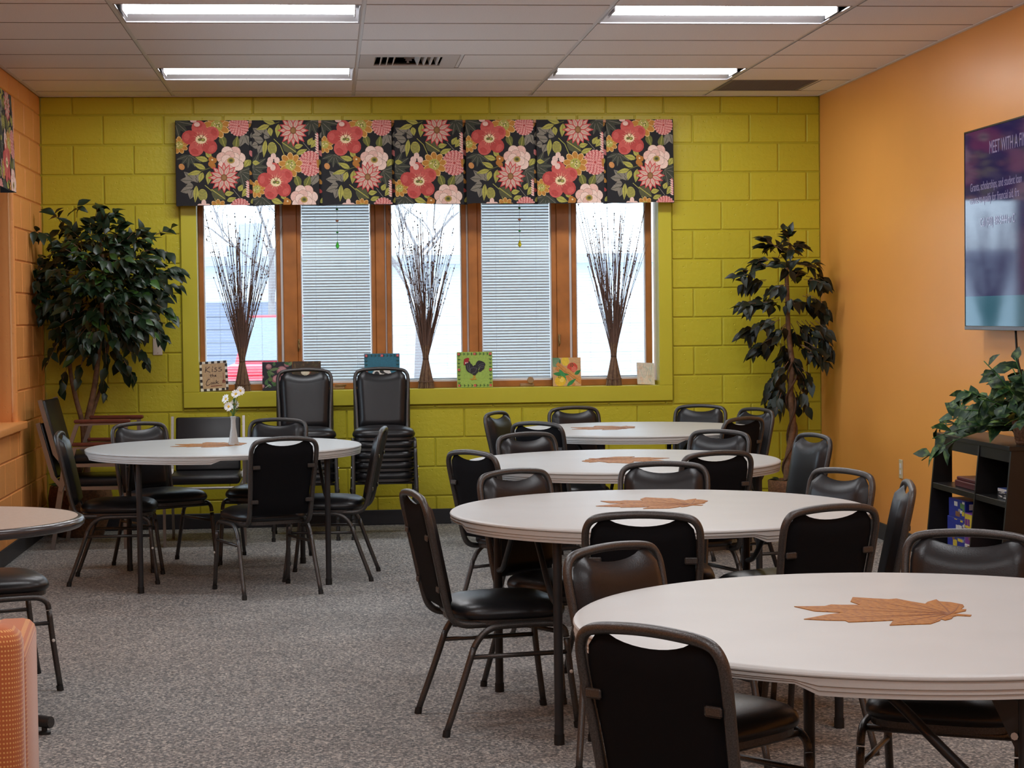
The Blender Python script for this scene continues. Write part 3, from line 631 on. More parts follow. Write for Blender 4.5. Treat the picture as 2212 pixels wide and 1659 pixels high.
# ================================================================ FOLDING TABLES
def table_parts():
    N = 96
    prof = [(.742, .7372, 0), (.754, .7362, 0), (.7600, .7325, 0), (.7620, .7290, 0), (.7620, .7265, 0), (.7575, .7240, .0), (.7590, .7225, .1), (.7605, .7085, .45), (.7575, .7070, .5), (.7585, .6985, .75), (.7560, .6970, .8), (.7565, .6880, 1), (.7520, .6868, 1), (.7380, .6900, 1), (.7360, .7150, .2)]
    v = [(0, 0, .7372)]; f = []
    def notch(a):
        b = (a % (math.pi/2)); b = min(b, math.pi/2-b); t = max(0, min(1, (math.radians(11.5)-b)/math.radians(4))); return t*t*(3-2*t)
    for r, z, q in prof:
        for k in range(N): a = 2*math.pi*k/N; v.append((r*math.cos(a), r*math.sin(a), z+.020*q*notch(a)))
    f += [(0, 1+k, 1+(k+1) % N) for k in range(N)]
    for i in range(len(prof)-1):
        for k in range(N): a = 1+i*N+k; b = 1+i*N+(k+1) % N; f.append((a, a+N, b+N, b))
    f.append(tuple(1+(len(prof)-1)*N+k for k in range(N))[::-1])
    p = [('tabletop', MB().add(v, f).mesh('tabletop', 'table_plastic', True, 28), [])]
    for sx in (-1, 1):
        for sy in (-1, 1):
            x, y = sx*.50, sy*.48
            leg = MB().tube([(x, y, .715), (x, y, .0)], .0155, 12).mesh('leg', 'table_leg', True, 40)
            cap = MB().tube([(x, y, 0), (x, y, .035)], .0178, 12).mesh('foot_cap', 'black_rubber', True, 40)
            br = crom([(x, sy*.12, .692), (x, sy*.20, .645), (x, sy*.30, .560), (x, sy*.39, .490), (x, sy*.47, .468)], 4)
            brace = MB().tube(br, .0105, 8).mesh('brace', 'table_leg', True)
            ga = MB().add([(x-sx*.006, y, .70), (x-sx*.006, y-sy*.09, .70), (x-sx*.006, y-sy*.02, .565), (x-sx*.006, y+sy*.012, .565), (x-sx*.002, y, .70), (x-sx*.002, y-sy*.09, .70), (x-sx*.002, y-sy*.02, .565), (x-sx*.002, y+sy*.012, .565)], [(0, 1, 2, 3), (7, 6, 5, 4), (0, 4, 5, 1), (1, 5, 6, 2), (2, 6, 7, 3), (3, 7, 4, 0)]).mesh('hinge_plate', 'table_leg')
            bo = MB().lathe([(.008, -.012), (.008, .012)], 8).xf(Matrix.Translation((x, y-sy*.008, .60)) @ Matrix.Rotation(math.pi/2, 4, 'Y')).xf(Matrix.Translation((0, -sy*.012, 0))).mesh('bolt', 'bolt_steel')
            p.append(('leg', leg, [('foot_cap', cap), ('hinge_plate', ga), ('bolt', bo)])); p.append(('brace', brace, []))
        p.append(('crossbar', MB().tube([(sx*.50, -.48, .695), (sx*.50, .48, .695)], .013, 8).mesh('crossbar', 'table_leg', True), []))
    return p
FT = table_parts()
LEAF = [[-.213,.163],[-.182,.082],[-.122,.052],[-.17,.024],[-.237,-.03],[-.191,-.054],[-.15,-.066],[-.148,-.089],[-.09,-.086],[-.041,-.08],[-.07,-.148],[-.032,-.145],[.026,-.144],[.061,-.102],[.07,-.081],[.073,-.1],[.095,-.08],[.11,-.048],[.122,-.038],[.149,-.052],[.157,-.035],[.121,-.009],[.164,.027],[.173,.05],[.16,.052],[.182,.093],[.189,.123],[.172,.164],[.15,.181],[.153,.215],[.12,.179],[.105,.15],[.082,.193],[.062,.244],[.041,.237],[.004,.26],[-.036,.286],[-.06,.218],[-.051,.16],[-.095,.167],[-.119,.177],[-.14,.155]]
leaf_me = MB().prism(LEAF, 0, .0018).mesh('paper_leaf', 'leaf_paper')
_vb = MB()
for tx, ty in ((-.205, .155), (-.228, -.03), (-.036, .275), (-.068, -.142), (.06, .235), (.15, .205), (.18, .12), (.028, -.138), (-.09, .16), (-.14, -.06)):
    _vb.tube([(.115, -.012, .0016), (.115+(tx-.115)*.45, -.012+(ty+.012)*.40, .0016), (tx, ty, .0016)], [.0034, .0026, .0010], 4, flat=.35)
vein_me = _vb.mesh('veins', 'leaf_vein')
TI = [('1', 9, 'round white folding table with the bud vase, by the orange block wall', 'orange leaf cutout under the vase of daisies'),
      ('2', 50, 'round white folding table nearest the camera', 'orange leaf cutout on the nearest table'),
      ('3', 7, 'round white folding table second from the camera', 'orange leaf cutout on the second table from the camera'),
      ('4', 12, 'round white folding table third from the camera on the right', 'orange leaf cutout on the third table from the camera'),
      ('5', 20, 'round white folding table farthest away, under the right of the window', 'orange leaf cutout on the farthest right-hand table')]
LR = {'1': 4, '2': 0, '3': -6, '4': 172, '5': 2}
LO = {'1': (-.06, .02), '2': (0, 0), '3': (.02, .10), '4': (.0, .05), '5': (-.17, .05)}
for k, a, l1, l2 in TI:
    x, y = TAB[k]
    spawn(FT, 'folding_table', (x, y, 0), math.radians(a), l1, 'table', 'round white folding tables')
    o = link('paper_leaf', leaf_me, None, (x+LO[k][0], y+LO[k][1], .7373), (0, 0, math.radians(LR[k]))); tag(o, l2, 'paper leaf', 'leaf cutouts on the tables'); link('veins', vein_me, o)

# ---- small round laminate table at the left edge
t = empty('pedestal_table', (.533, -6.41, 0), math.radians(-30.8), 'round tan laminate table with dark rounded edge, cut by the left photo edge', 'table')
link('tabletop', MB().lathe([(.02, .7375), (.478, .7375), (.478, .712), (.02, .712)], 64).mesh('tabletop', 'laminate', True, 30), t)
link('edge_band', MB().lathe([(.476, .7378), (.486, .7372), (.496, .732), (.501, .722), (.498, .710), (.488, .702), (.468, .700), (.468, .711)], 64, cap0=False, cap1=False).mesh('edge_band', 'edge_band', True), t)
link('column', MB().tube([(0, 0, .08), (0, 0, .712)], .038, 16).mesh('column', 'table_leg', True, 40), t)
link('top_plate', MB().box(-.2, .2, -.03, .03, .695, .7115, .004).box(-.03, .03, -.2, .2, .695, .7115, .004).mesh('top_plate', 'table_leg'), t)
for a in range(4):
    M = Matrix.Rotation(a*math.pi/2, 4, 'Z')
    lg = link('foot_tube', MB().tube([(.0, 0, .055), (.466, 0, .043)], .021, 14).xf(M).mesh('foot_tube', 'table_leg', True, 40), t)
    link('glide', MB().lathe([(.022, 0), (.022, .008), (.010, .012), (.010, .03)], 12).xf(M @ Matrix.Translation((.440, 0, 0))).mesh('glide', 'black_rubber', True, 40), lg)
    link('end_plug', MB().tube([(.465, 0, .043), (.470, 0, .043)], .019, 14).xf(M).mesh('end_plug', 'tube', True, 40), lg)

# ---- woven orange lounge chair at the bottom left
lc = empty('lounge_chair', (.767, -8.374, 0), math.radians(5.2), 'orange woven upholstered lounge chair in the bottom left corner', 'armchair')
link('back_panel', MB().box(-.36, .36, -.36, -.21, .06, .692, .045).mesh('back_panel', 'orange_weave', True, 40), lc)
link('seat_cushion', MB().box(-.235, .235, -.20, .36, .28, .43, .04).mesh('seat_cushion', 'orange_weave', True, 40), lc)
link('seat_deck', MB().box(-.235, .235, -.20, .34, .12, .275, .01).mesh('seat_deck', 'orange_weave', True, 40), lc)
for s in (-1, 1): link('arm', MB().box(s*.24 if s > 0 else -.36, .36 if s > 0 else -.24, -.20, .34, .06, .62, .035).mesh('arm', 'orange_weave', True, 40), lc)
for sx in (-1, 1):
    for sy in (-1, 1): link('foot', MB().lathe([(.025, 0), (.03, .065)], 12, (sx*.30, sy*.29)).mesh('foot', 'shelf_black', True, 40), lc)

# ================================================================ FLORAL VALANCES
PW, PH = .475, .578
C_RED, C_RED2, C_PINK, C_PALE, C_MUST, C_MUST2 = (.46, .065, .058), (.55, .105, .09), (.66, .21, .20), (.78, .55, .48), (.50, .23, .04), (.72, .50, .22)
C_YG, C_OL, C_DK, C_GR, C_CRM = (.40, .38, .08), (.14, .15, .035), (.045, .052, .036), (.22, .20, .16), (.80, .66, .40)
C_BLK = (.006, .006, .010)
def hibiscus(p, x, y, r):
    for k in range(5):
        a = math.radians(100+72*k); p.ell(x+math.cos(a)*r*.60, y+math.sin(a)*r*.60, r*.44, r*.40, C_RED if k % 2 else C_RED2, a)
        p.ell(x+math.cos(a)*r*.78, y+math.sin(a)*r*.78, r*.16, r*.22, C_RED2 if k % 2 else C_RED, a)
    for k in range(18):
        a = 2*math.pi*k/18; q = r*(.40 if k % 2 else .48); p.poly([(x+math.cos(a-.12)*r*.15, y+math.sin(a-.12)*r*.15), (x+math.cos(a)*q, y+math.sin(a)*q), (x+math.cos(a+.12)*r*.15, y+math.sin(a+.12)*r*.15)][::1], C_CRM)
    p.ell(x, y-r*.03, r*.30, r*.24, C_CRM); p.ell(x-r*.08, y-r*.04, r*.10, r*.08, C_OL); p.ell(x+r*.10, y-r*.05, r*.11, r*.09, C_OL); p.ell(x+r*.09, y-r*.05, r*.07, r*.05, C_YG)
    p.stroke([(x, y), (x-r*.14, y+r*.25)], r*.035, (.2, .03, .02)); p.stroke([(x, y), (x+r*.14, y+r*.22)], r*.035, (.2, .03, .02))
def mustard(p, x, y, r):
    p.flower(x, y, r, 9, C_MUST, C_MUST2, .26, .2, bulge=.60); p.ell(x, y, r*.44, r*.44, C_YG); 
    for k in range(22): a = R_.random()*6.28; q = R_.random()*r*.40; p.ell(x+math.cos(a)*q, y+math.sin(a)*q, r*.055, r*.055, R_.choice([C_CRM, (.6, .55, .2), C_OL]), 0, 6)
def dahlia(p, x, y, r):
    p.ell(x, y, r*.92, r*.98, (.50, .10, .10), 0, 20)
    for ring, n in ((.90, 20), (.72, 17), (.54, 13), (.36, 9), (.18, 5)):
        for k in range(n):
            a = 2*math.pi*(k+.5*(ring*10 % 2))/n; p.ell(x+math.cos(a)*r*ring, y+math.sin(a)*r*ring, r*.115, r*.085, C_PALE, a, 8); p.ell(x+math.cos(a)*r*ring*.965, y+math.sin(a)*r*ring*.965, r*.10, r*.055, C_PINK, a, 8)
    p.ell(x, y, r*.10, r*.10, C_RED)
def peony(p, x, y, r):
    o = (.20, .12, .06)
    for ring, n, rr, st in ((.62, 7, .40, .2), (.30, 5, .36, .6)):
        for k in range(n):
            a = st+2*math.pi*k/n; p.ell(x+math.cos(a)*r*ring, y+math.sin(a)*r*ring, r*rr, r*rr, o, a, 16); c = (.74, .47, .40) if k % 2 else (.80, .60, .52); p.ell(x+math.cos(a)*r*ring, y+math.sin(a)*r*ring, r*rr*.95, r*rr*.95, c, a, 16)
    p.ell(x, y-r*.05, r*.26, r*.22, (.45, .30, .08)); p.ell(x, y-r*.05, r*.17, r*.14, C_OL); p.ell(x, y-r*.05, r*.08, r*.06, (.05, .05, .02))
def star(p, x, y, r):
    for off, n, sc in ((0, 8, 1.0), (.39, 8, .92)):
        for k in range(n):
            a = off+2*math.pi*k/n; c, s_ = math.cos(a), math.sin(a)
            p.leaf(x+c*r*.1, y+s_*r*.1, x+c*r*sc, y+s_*r*sc, r*.175, (.56, .07, .07)); p.leaf(x+c*r*.16, y+s_*r*.16, x+c*r*sc*.86, y+s_*r*sc*.86, r*.125, (.62, .43, .35)); p.stroke([(x+c*r*.3, y+s_*r*.3), (x+c*r*.66, y+s_*r*.66)], r*.022, (.36, .16, .13))
    p.ell(x, y, r*.20, r*.23, (.22, .10, .04)); p.ell(x, y, r*.13, r*.15, (.30, .16, .06))
def sprig(p, x, y, ang, n, L, wd, col, vein):
    for k in range(n):
        a = ang+(k-(n-1)/2)*.55; p.leaf(x, y, x+math.cos(a)*L, y+math.sin(a)*L, wd, col, vein)
def layout_a():
    p = Print(PW, PH); X = lambda v: (v-75)/1015*PW; Y = lambda v: PH-(v-55)/1235*PH; S = PW/1015
    sprig(p, X(60), Y(60), -.5, 4, 280*S, 48*S, C_DK, C_GR); sprig(p, X(260), Y(560), -1.7, 5, 200*S, 34*S, C_DK, C_GR); sprig(p, X(960), Y(800), -.8, 5, 260*S, 40*S, C_DK, C_GR)
    for a, b, c, d, w_ in ((700, 270, 760, 460, 55), (900, 470, 930, 280, 55)): p.leaf(X(a), Y(b), X(c), Y(d), w_*S, C_OL, C_YG)
    for a, b, c, d in ((1040, 260, 960, 440), (1040, 270, 1085, 420), (330, 940, 180, 800), (290, 930, 130, 920), (320, 860, 370, 960), (310, 1010, 200, 1010), (270, 1050, 130, 1090), (300, 1060, 260, 1200), (330, 830, 360, 900)): p.leaf(X(a), Y(b), X(c), Y(d), 52*S, C_GR, C_DK)
    p.stroke([(X(230), Y(860)), (X(560), Y(740))], 10*S, C_OL); p.stroke([(X(470), Y(1000)), (X(560), Y(1080)), (X(620), Y(1240))], 9*S, C_YG); p.stroke([(X(860), Y(1060)), (X(960), Y(1190))], 8*S, C_GR)
    for a, b, c, d, w_ in ((520, 640, 340, 590, 42), (480, 760, 310, 680, 40), (420, 800, 225, 840, 36), (560, 600, 480, 500, 40), (440, 810, 390, 960, 40), (540, 790, 510, 990, 46), (940, 1090, 990, 990, 40), (1080, 1040, 980, 1170, 48), (740, 1130, 870, 1110, 40), (770, 1230, 900, 1180, 36), (1090, 630, 1020, 740, 46)): p.leaf(X(a), Y(b), X(c), Y(d), w_*S, C_YG, C_OL)
    p.leaf(X(560), Y(1060), X(760), Y(1210), 85*S, (.085, .09, .04), C_YG)
    p.leaf(X(350), Y(1000), X(330), Y(1250), 38*S, C_YG, C_DK)
    p.ell(X(435), Y(1140), 66*S, 88*S, C_YG, .1)
    for k in range(7): p.stroke([(X(385), Y(1085+22*k)), (X(430), Y(1075+22*k)), (X(480), Y(1090+22*k))], 6*S, C_DK)
    mustard(p, X(120), Y(415), 130*S); mustard(p, X(645), Y(135), 190*S); hibiscus(p, X(425), Y(325), 262*S); dahlia(p, X(950), Y(140), 150*S)
    p.ell(X(370), Y(115), 42*S, 34*S, C_PALE); p.ell(X(320), Y(62), 46*S, 26*S, C_PALE)
    for a, b in ((560, 620), (600, 640), (555, 690), (585, 720)): p.ell(X(a), Y(b), 38*S, 42*S, (.42, .17, .03))
    p.ell(X(575), Y(630), 14*S, 14*S, C_CRM); p.ell(X(150), Y(730), 40*S, 48*S, (.55, .25, .08), .5)
    peony(p, X(835), Y(630), 205*S); star(p, X(735), Y(890), 228*S)
    mustard(p, X(650), Y(1330), 130*S); dahlia(p, X(955), Y(1340), 150*S); p.ell(X(450), Y(1255), 34*S, 48*S, C_PALE); p.ell(X(400), Y(1290), 40*S, 24*S, C_PALE); p.ell(X(500), Y(1290), 40*S, 24*S, C_PALE)
    for k in range(7):
        p.leaf(X(1085), Y(1180-34*k), X(1030), Y(1150-34*k), 14*S, C_PALE); p.leaf(X(1085), Y(1170-34*k), X(1050), Y(1130-34*k), 9*S, C_PINK)
    return p
def layout_b():
    p = Print(PW, PH); X = lambda v: (v-1165)/960*PW; Y = lambda v: PH-(v-55)/1235*PH; S = PW/960
    sprig(p, X(1165), Y(740), .0, 5, 240*S, 40*S, C_DK, C_GR); sprig(p, X(2020), Y(60), -1.2, 5, 220*S, 40*S, C_DK, C_GR); sprig(p, X(1300), Y(1180), -1.8, 5, 190*S, 40*S, C_DK, C_GR); sprig(p, X(1170), Y(840), -.4, 2, 160*S, 40*S, C_DK, C_GR)
    for a, b, c, d in ((1310, 260, 1180, 170), (1280, 290, 1155, 280), (1330, 250, 1370, 170), (1330, 350, 1200, 340), (1250, 410, 1160, 430), (1310, 420, 1250, 540), (1340, 260, 1420, 310), (2110, 850, 2020, 1010), (2080, 880, 2000, 990)): p.leaf(X(a), Y(b), X(c), Y(d), 52*S, C_GR, C_DK)
    p.stroke([(X(1480), Y(330)), (X(1570), Y(420)), (X(1630), Y(570))], 9*S, C_YG); p.stroke([(X(1900), Y(380)), (X(2000), Y(500))], 8*S, C_GR); p.stroke([(X(1230), Y(190)), (X(1560), Y(80))], 10*S, C_OL)
    for a, b, c, d, w_ in ((1420, 130, 1230, 190, 38), (1500, 100, 1330, 60, 36), (1420, 160, 1440, 290, 40), (1550, 110, 1530, 310, 44), (1970, 420, 2040, 310, 40), (2110, 340, 2010, 460, 44), (1770, 450, 1900, 420, 38), (1800, 550, 1960, 480, 36), (1165, 670, 1275, 680, 34), (1430, 1210, 1600, 1270, 44), (1570, 1130, 1650, 1220, 36), (1360, 340, 1330, 600, 36)): p.leaf(X(a), Y(b), X(c), Y(d), w_*S, C_YG, C_OL)
    p.leaf(X(1600), Y(380), X(1810), Y(530), 85*S, (.085, .09, .04), C_YG); p.leaf(X(1790), Y(860), X(1850), Y(1060), 56*S, C_OL, C_YG); p.leaf(X(1920), Y(1040), X(2000), Y(860), 55*S, C_OL, C_YG)
    p.ell(X(1455), Y(465), 66*S, 88*S, C_YG, .1)
    for k in range(7): p.stroke([(X(1405), Y(410+22*k)), (X(1450), Y(400+22*k)), (X(1500), Y(415+22*k))], 6*S, C_DK)
    star(p, X(1760), Y(205), 228*S); dahlia(p, X(2000), Y(690), 178*S); mustard(p, X(1715), Y(710), 178*S); mustard(p, X(1225), Y(1060), 125*S); hibiscus(p, X(1500), Y(950), 255*S)
    for a, b, r in ((1470, 580, 38), (1425, 640, 42), (1410, 690, 42), (1520, 640, 40), (1460, 745, 40)): p.ell(X(a), Y(b), r*S, r*1.1*S, C_PALE)
    for a, b in ((1650, 1230), (1680, 1250), (1640, 1275)): p.ell(X(a), Y(b), 40*S, 42*S, (.42, .17, .03))
    p.ell(X(1665), Y(1238), 13*S, 13*S, C_CRM); peony(p, X(1905), Y(1205), 200*S)
    for k in range(8):
        p.leaf(X(2125), Y(540-36*k), X(2070), Y(505-36*k), 14*S, C_PALE); p.leaf(X(2125), Y(530-36*k), X(2095), Y(485-36*k), 9*S, C_PINK)
    p.stroke([(X(2110), Y(650)), (X(2120), Y(740))], 40*S, (.42, .17, .03))
    return p
LA = layout_a().mesh('floral_print', 'fabric_print', 8e-6); LB = layout_b().mesh('floral_print', 'fabric_print', 8e-6)
def strip_print():
    p = Print(.03, PH)
    for k in range(9): p.ell(R_.random()*.03, PH*(k+.5)/9, .014, .024, R_.choice([C_RED, C_YG, C_PINK, C_GR, C_OL, C_MUST]), R_.random()*3, 10)
    return p.mesh('floral_print', 'fabric_print', 2e-5)
STRIP = strip_print()
def valance(root, edges, first, flare):
    n = len(edges)-1
    tilt = -math.radians(flare)
    for i in range(n):
        a, b = edges[i]+.010, edges[i+1]-.010
        m = MB(); nx = 10; v = []; f = []
        for j in range(nx+1):
            u = j/nx; sag = .004*math.sin(u*math.pi*2+i)+(.006 if j in (0, nx) else 0)
            x = u*(b-a)
            for y, z in ((0, PH), (0, -sag), (.004, -sag), (.004, PH)): v.append((x, y, z))
        for j in range(nx):
            for q in range(4): f.append((j*4+q, (j+1)*4+q, (j+1)*4+(q+1) % 4, j*4+(q+1) % 4)[::-1])
        f += [(0, 1, 2, 3)[::-1], tuple(nx*4+q for q in range(4))]
        pn = link('panel', m.add(v, f).mesh('panel', 'fabric_black'), root, (a, -PH*math.sin(-tilt), 0), (tilt, 0, 0))
        q = link('print', LA if (i+first) % 2 == 0 else LB, pn); q.scale = ((b-a)/PW, 1, 1)
        if i:
            pl = link('pleat', MB().box(edges[i]-.016, edges[i]+.014, .020, .026, -.004, PH-.004).mesh('pleat', 'fabric_black'), root, (0, -PH*math.sin(-tilt)+.0, 0), (tilt, 0, 0))
            q = link('print', STRIP, pl, (edges[i]-.016, .0199, 0)); q['kind'] = 'stuff'
    for x in (edges[0]+.006, edges[-1]-.010):
        link('side_return', MB().add([(x, .004, PH), (x+.004, .004, PH), (x+.004, .075, PH), (x, .075, PH), (x, .004-PH*math.sin(-tilt), 0), (x+.004, .004-PH*math.sin(-tilt), 0), (x+.004, .075, 0), (x, .075, 0)], [(3, 2, 1, 0), (4, 5, 6, 7), (0, 1, 5, 4), (1, 2, 6, 5), (2, 3, 7, 6), (3, 0, 4, 7)]).mesh('side_return', 'fabric_black'), root)
    link('mounting_board', MB().box(edges[0]+.012, edges[-1]-.012, .006, .076, PH-.02, PH-.002).mesh('mounting_board', 'stile_wood'), root)
v1 = empty('window_valance', (0, -.078, 2.213), 0, 'dark floral pleated fabric valance across the top of the window in the green wall', 'valance', 'floral valances')
valance(v1, [.906, 1.418, 1.889, 2.387, 2.877, 3.366, 3.852, 4.338], 0, 3.0)
v2 = empty('window_valance', (.055, 0, 2.213), math.radians(90), 'matching floral valance on the orange block wall, cut by the left photo edge', 'valance', 'floral valances')
valance(v2, [-4.55+.4985*k for k in range(7)], 0, 2.0)
for q in [v1, v2]: pass

# ================================================================ THINGS ON THE WINDOW SILL
ZS = OZ0
def canvas(name, x0, wd, ht, label, cat, base_m, prnt, lean=6, y=.05, dz=.018, rz=0, roll=0, pm='paint_print', group=None):
    r = empty(name, (x0, y, ZS+.0005), rz, label, cat, group)
    M = Matrix.Rotation(-math.radians(lean), 4, 'X') @ Matrix.Rotation(roll, 4, 'Y')
    c = link('board', MB().box(0, wd, 0, dz, 0, ht, .0015).mesh('board', base_m), r); c.matrix_local = M
    q = link('painting', prnt.mesh('painting', pm, 2.5e-5), r); q.matrix_local = M
    low = min((M @ Vector((a, b, 0))).z for a in (0, wd) for b in (0, dz)); r.location.z -= low
    return r
mat('canvas_white', (.70, .66, .58), .7)
# sign
p = Print(.19, .205); p.rect(0, 0, .19, .205, (.75, .73, .66)); k = .0205
for i in range(10):
    for side in range(4):
        if (i+side) % 2 == 0: continue
        a = i*.0205
        if side == 0: p.rect(a, 0, a+k, .017, (.02, .012, .012))
        elif side == 1: p.rect(a, .188, a+k, .205, (.02, .012, .012))
        elif side == 2: p.rect(0, a, .017, a+k, (.02, .012, .012))
        else: p.rect(.173, a, .19, a+k, (.02, .012, .012))
p.rect(.016, .016, .174, .189, (.52, .36, .21))
def ink(pts, wd=.0042, c=(.03, .008, .006)): p.stroke([(x/400*.19, .205-y/480*.205) for x, y in pts], wd, c)
# strokes measured on a 400 x 480 sheet
ink([(95, 85), (78, 175)]); ink([(145, 88), (85, 140), (150, 178)]); ink([(185, 120), (180, 172)]); ink([(190, 92), (192, 98)], .006)
ink([(248, 108), (222, 112), (220, 128), (245, 140), (248, 158), (225, 172), (205, 168)]); ink([(312, 105), (282, 110), (278, 126), (315, 140), (318, 156), (290, 170), (268, 166)])
ink([(160, 208), (152, 250), (165, 254)], .0034); ink([(142, 228), (178, 222)], .0034); ink([(185, 205), (180, 252)], .0034); ink([(182, 238), (198, 228), (202, 252)], .0034); ink([(212, 242), (232, 236), (228, 226), (215, 232), (214, 248), (236, 252)], .0034)
ink([(138, 292), (122, 286), (95, 320), (82, 365), (92, 392), (118, 384), (140, 368)]); ink([(168, 345), (152, 352), (152, 368), (168, 372), (178, 360), (168, 345)], .0034); ink([(196, 345), (184, 352), (186, 368), (200, 370), (208, 356), (196, 345)], .0034); ink([(232, 310), (222, 372)], .0036); ink([(258, 335), (226, 350), (262, 368)], .0036)
for q in ([(335, 200), (338, 318)], [(318, 360), (322, 325), (338, 312), (358, 325), (368, 355)], [(330, 362), (334, 322)], [(342, 362), (340, 318)], [(355, 362), (348, 320)]): ink(q, .0036, (.22, .03, .012))
ink([(150, 405), (230, 402), (310, 400)], .0045, (.22, .03, .012))
canvas('wooden_sign', 1.046, .19, .205, 'cream and black checked sign lettered Kiss the Cook on the sill', 'sign', 'canvas_white', p, 8, .045, .012, 0, math.radians(-3))
# thistles
p = Print(.205, .198); p.rect(0, 0, .205, .198, (.012, .012, .022))
for x, y, r in ((.045, .165, .021), (.135, .135, .036), (.10, .075, .034), (.17, .18, .02), (.19, .06, .03), (.0, .03, .015), (.0, .095, .012)):
    p.ell(x, y, r, r*.95, (.33, .12, .15)); p.ell(x, y+r*.2, r*.75, r*.6, (.55, .27, .30))
for x, y, a, L in ((.04, .145, -.9, .06), (.05, .14, .2, .075), (.08, .17, 1.4, .03), (.03, .13, -.3, .06), (.055, .09, 1.9, .05), (.06, .06, -.6, .06), (.02, .04, 1.2, .045), (.07, .03, .6, .06), (.12, .02, 1.5, .05), (.06, .02, 2.4, .05), (.15, .19, -.2, .05), (.18, .17, .8, .04), (.10, .015, .1, .05)): p.leaf(x, y, x+math.cos(a)*L, y+math.sin(a)*L, .011, R_.choice([(.035, .13, .03), (.06, .17, .05), (.14, .22, .09)]))
p.ell(.055, .078, .016, .016, (.10, .17, .05)); p.stroke([(.02, .02), (.05, .04), (.06, .03)], .004, (.45, .5, .4))
canvas('thistle_painting', 1.467, .205, .198, 'small dark canvas of pink thistles on the sill beside the left stack of chairs', 'painting', 'fabric_black', p, 6, .05)
p = Print(.196, .2); p.rect(0, 0, .196, .2, (.055, .030, .014))
for k in range(60): p.ell(R_.random()*.196, R_.random()*.2, .006+.012*R_.random(), .003+.005*R_.random(), R_.choice([(.09, .05, .02), (.035, .03, .012), (.12, .08, .03), (.07, .06, .02)]), R_.random()*3, 8)
p.ell(.095, .125, .034, .022, (.20, .055, .02)); p.ell(.088, .122, .030, .020, (.72, .66, .50)); p.rect(.078, .06, .098, .11, (.6, .55, .4))
canvas('mushroom_painting', 1.675, .196, .2, 'small brown canvas with a white mushroom cap behind the left stack of chairs', 'painting', 'fabric_black', p, 6, .05)
# blue framed cow canvas
def border(p, wd, ht, leafc, flc, vine):
    e = .014
    for x, y in ((e, e), (wd-e, e), (e, ht-e), (wd-e, ht-e), (wd/2, e), (wd/2, ht-e), (e, ht/2), (wd-e, ht/2)):
        for k in range(4):
            a = .785+k*1.571; p.ell(x+math.cos(a)*.0062, y+math.sin(a)*.0062, .0052, .0048, flc, 0, 8)
        p.ell(x, y, .003, .003, (.8, .5, .4), 0, 6)
    for s0, s1 in ((.028, wd/2-.016), (wd/2+.016, wd-.03)):
        n = 4
        for k in range(n):
            u = s0+(s1-s0)*k/(n-1)
            for y in (e, ht-e):
                p.leaf(u, y, u-.009, y+.010, .0032, leafc); p.leaf(u, y, u-.009, y-.010, .0032, leafc)
            for x in (e, wd-e):
                v = u*ht/wd; p.leaf(x, v, x+.010, v+.009, .0032, leafc); p.leaf(x, v, x-.010, v+.009, .0032, leafc)
        for y in (e, ht-e): p.stroke([(s0, y), (s1, y)], .0012, vine)
        for x in (e, wd-e): p.stroke([(x, s0*ht/wd), (x, s1*ht/wd)], .0012, vine)
p = Print(.245, .246); p.rect(0, 0, .245, .246, (.02, .155, .24)); border(p, .245, .246, (.012, .05, .04), (.62, .06, .07), (.012, .05, .04))
p.ell(.12, .09, .07, .06, (.72, .70, .66)); p.ell(.095, .12, .03, .028, (.74, .72, .68)); p.ell(.13, .125, .026, .02, (.02, .02, .02)); p.ell(.155, .13, .024, .02, (.72, .7, .66)); p.ell(.085, .095, .02, .028, (.02, .02, .02)); p.ell(.15, .08, .024, .03, (.02, .02, .02))
canvas('cow_painting', 2.172, .245, .246, 'teal canvas with red flower border behind the right stack of chairs', 'painting', 'canvas_white', p, 5, .05)
# rooster
p = Print(.248, .249); p.rect(0, 0, .248, .249, (.33, .50, .085)); border(p, .248, .249, (.03, .11, .02), (.55, .035, .05), (.03, .11, .02))
RX = lambda x: (x-135)/575*.248; RY = lambda y: .249-(y-85)/570*.249; K = .248/575
dk = (.014, .013, .018)
for a, b in (((405, 455), (395, 525)), ((425, 455), (420, 525))): p.stroke([(RX(a[0]), RY(a[1])), (RX(b[0]), RY(b[1]))], 15*K, (.62, .32, .03))
p.stroke([(RX(345), RY(520)), (RX(400), RY(518)), (RX(450), RY(520))], 12*K, (.62, .32, .03)); p.stroke([(RX(375), RY(535)), (RX(410), RY(520))], 12*K, (.55, .28, .03))
for x, y, rx, ry_, ro in ((400, 380, 82, 62, -.2), (340, 340, 62, 82, .35), (315, 285, 46, 66, .2), (440, 340, 50, 48, .6), (415, 430, 34, 34, 0), (480, 290, 42, 70, -.35), (520, 262, 62, 32, -.25), (550, 290, 44, 44, 0), (540, 345, 44, 34, .5), (515, 380, 34, 22, .6)): p.ell(RX(x), RY(y), rx*K, ry_*K, dk, ro, 18)
p.leaf(RX(540), RY(245), RX(600), RY(295), 16*K, dk)
for q in ([(300, 290), (315, 370), (350, 410)], [(330, 280), (335, 340), (345, 380)], [(480, 310), (510, 285), (570, 275)], [(485, 335), (520, 310), (575, 305)], [(490, 360), (525, 335), (570, 330)], [(345, 400), (350, 350), (400, 335), (460, 350), (430, 410), (380, 430)]): p.stroke([(RX(x), RY(y)) for x, y in q], 5*K, (.16, .15, .17))
rd = (.36, .012, .018)
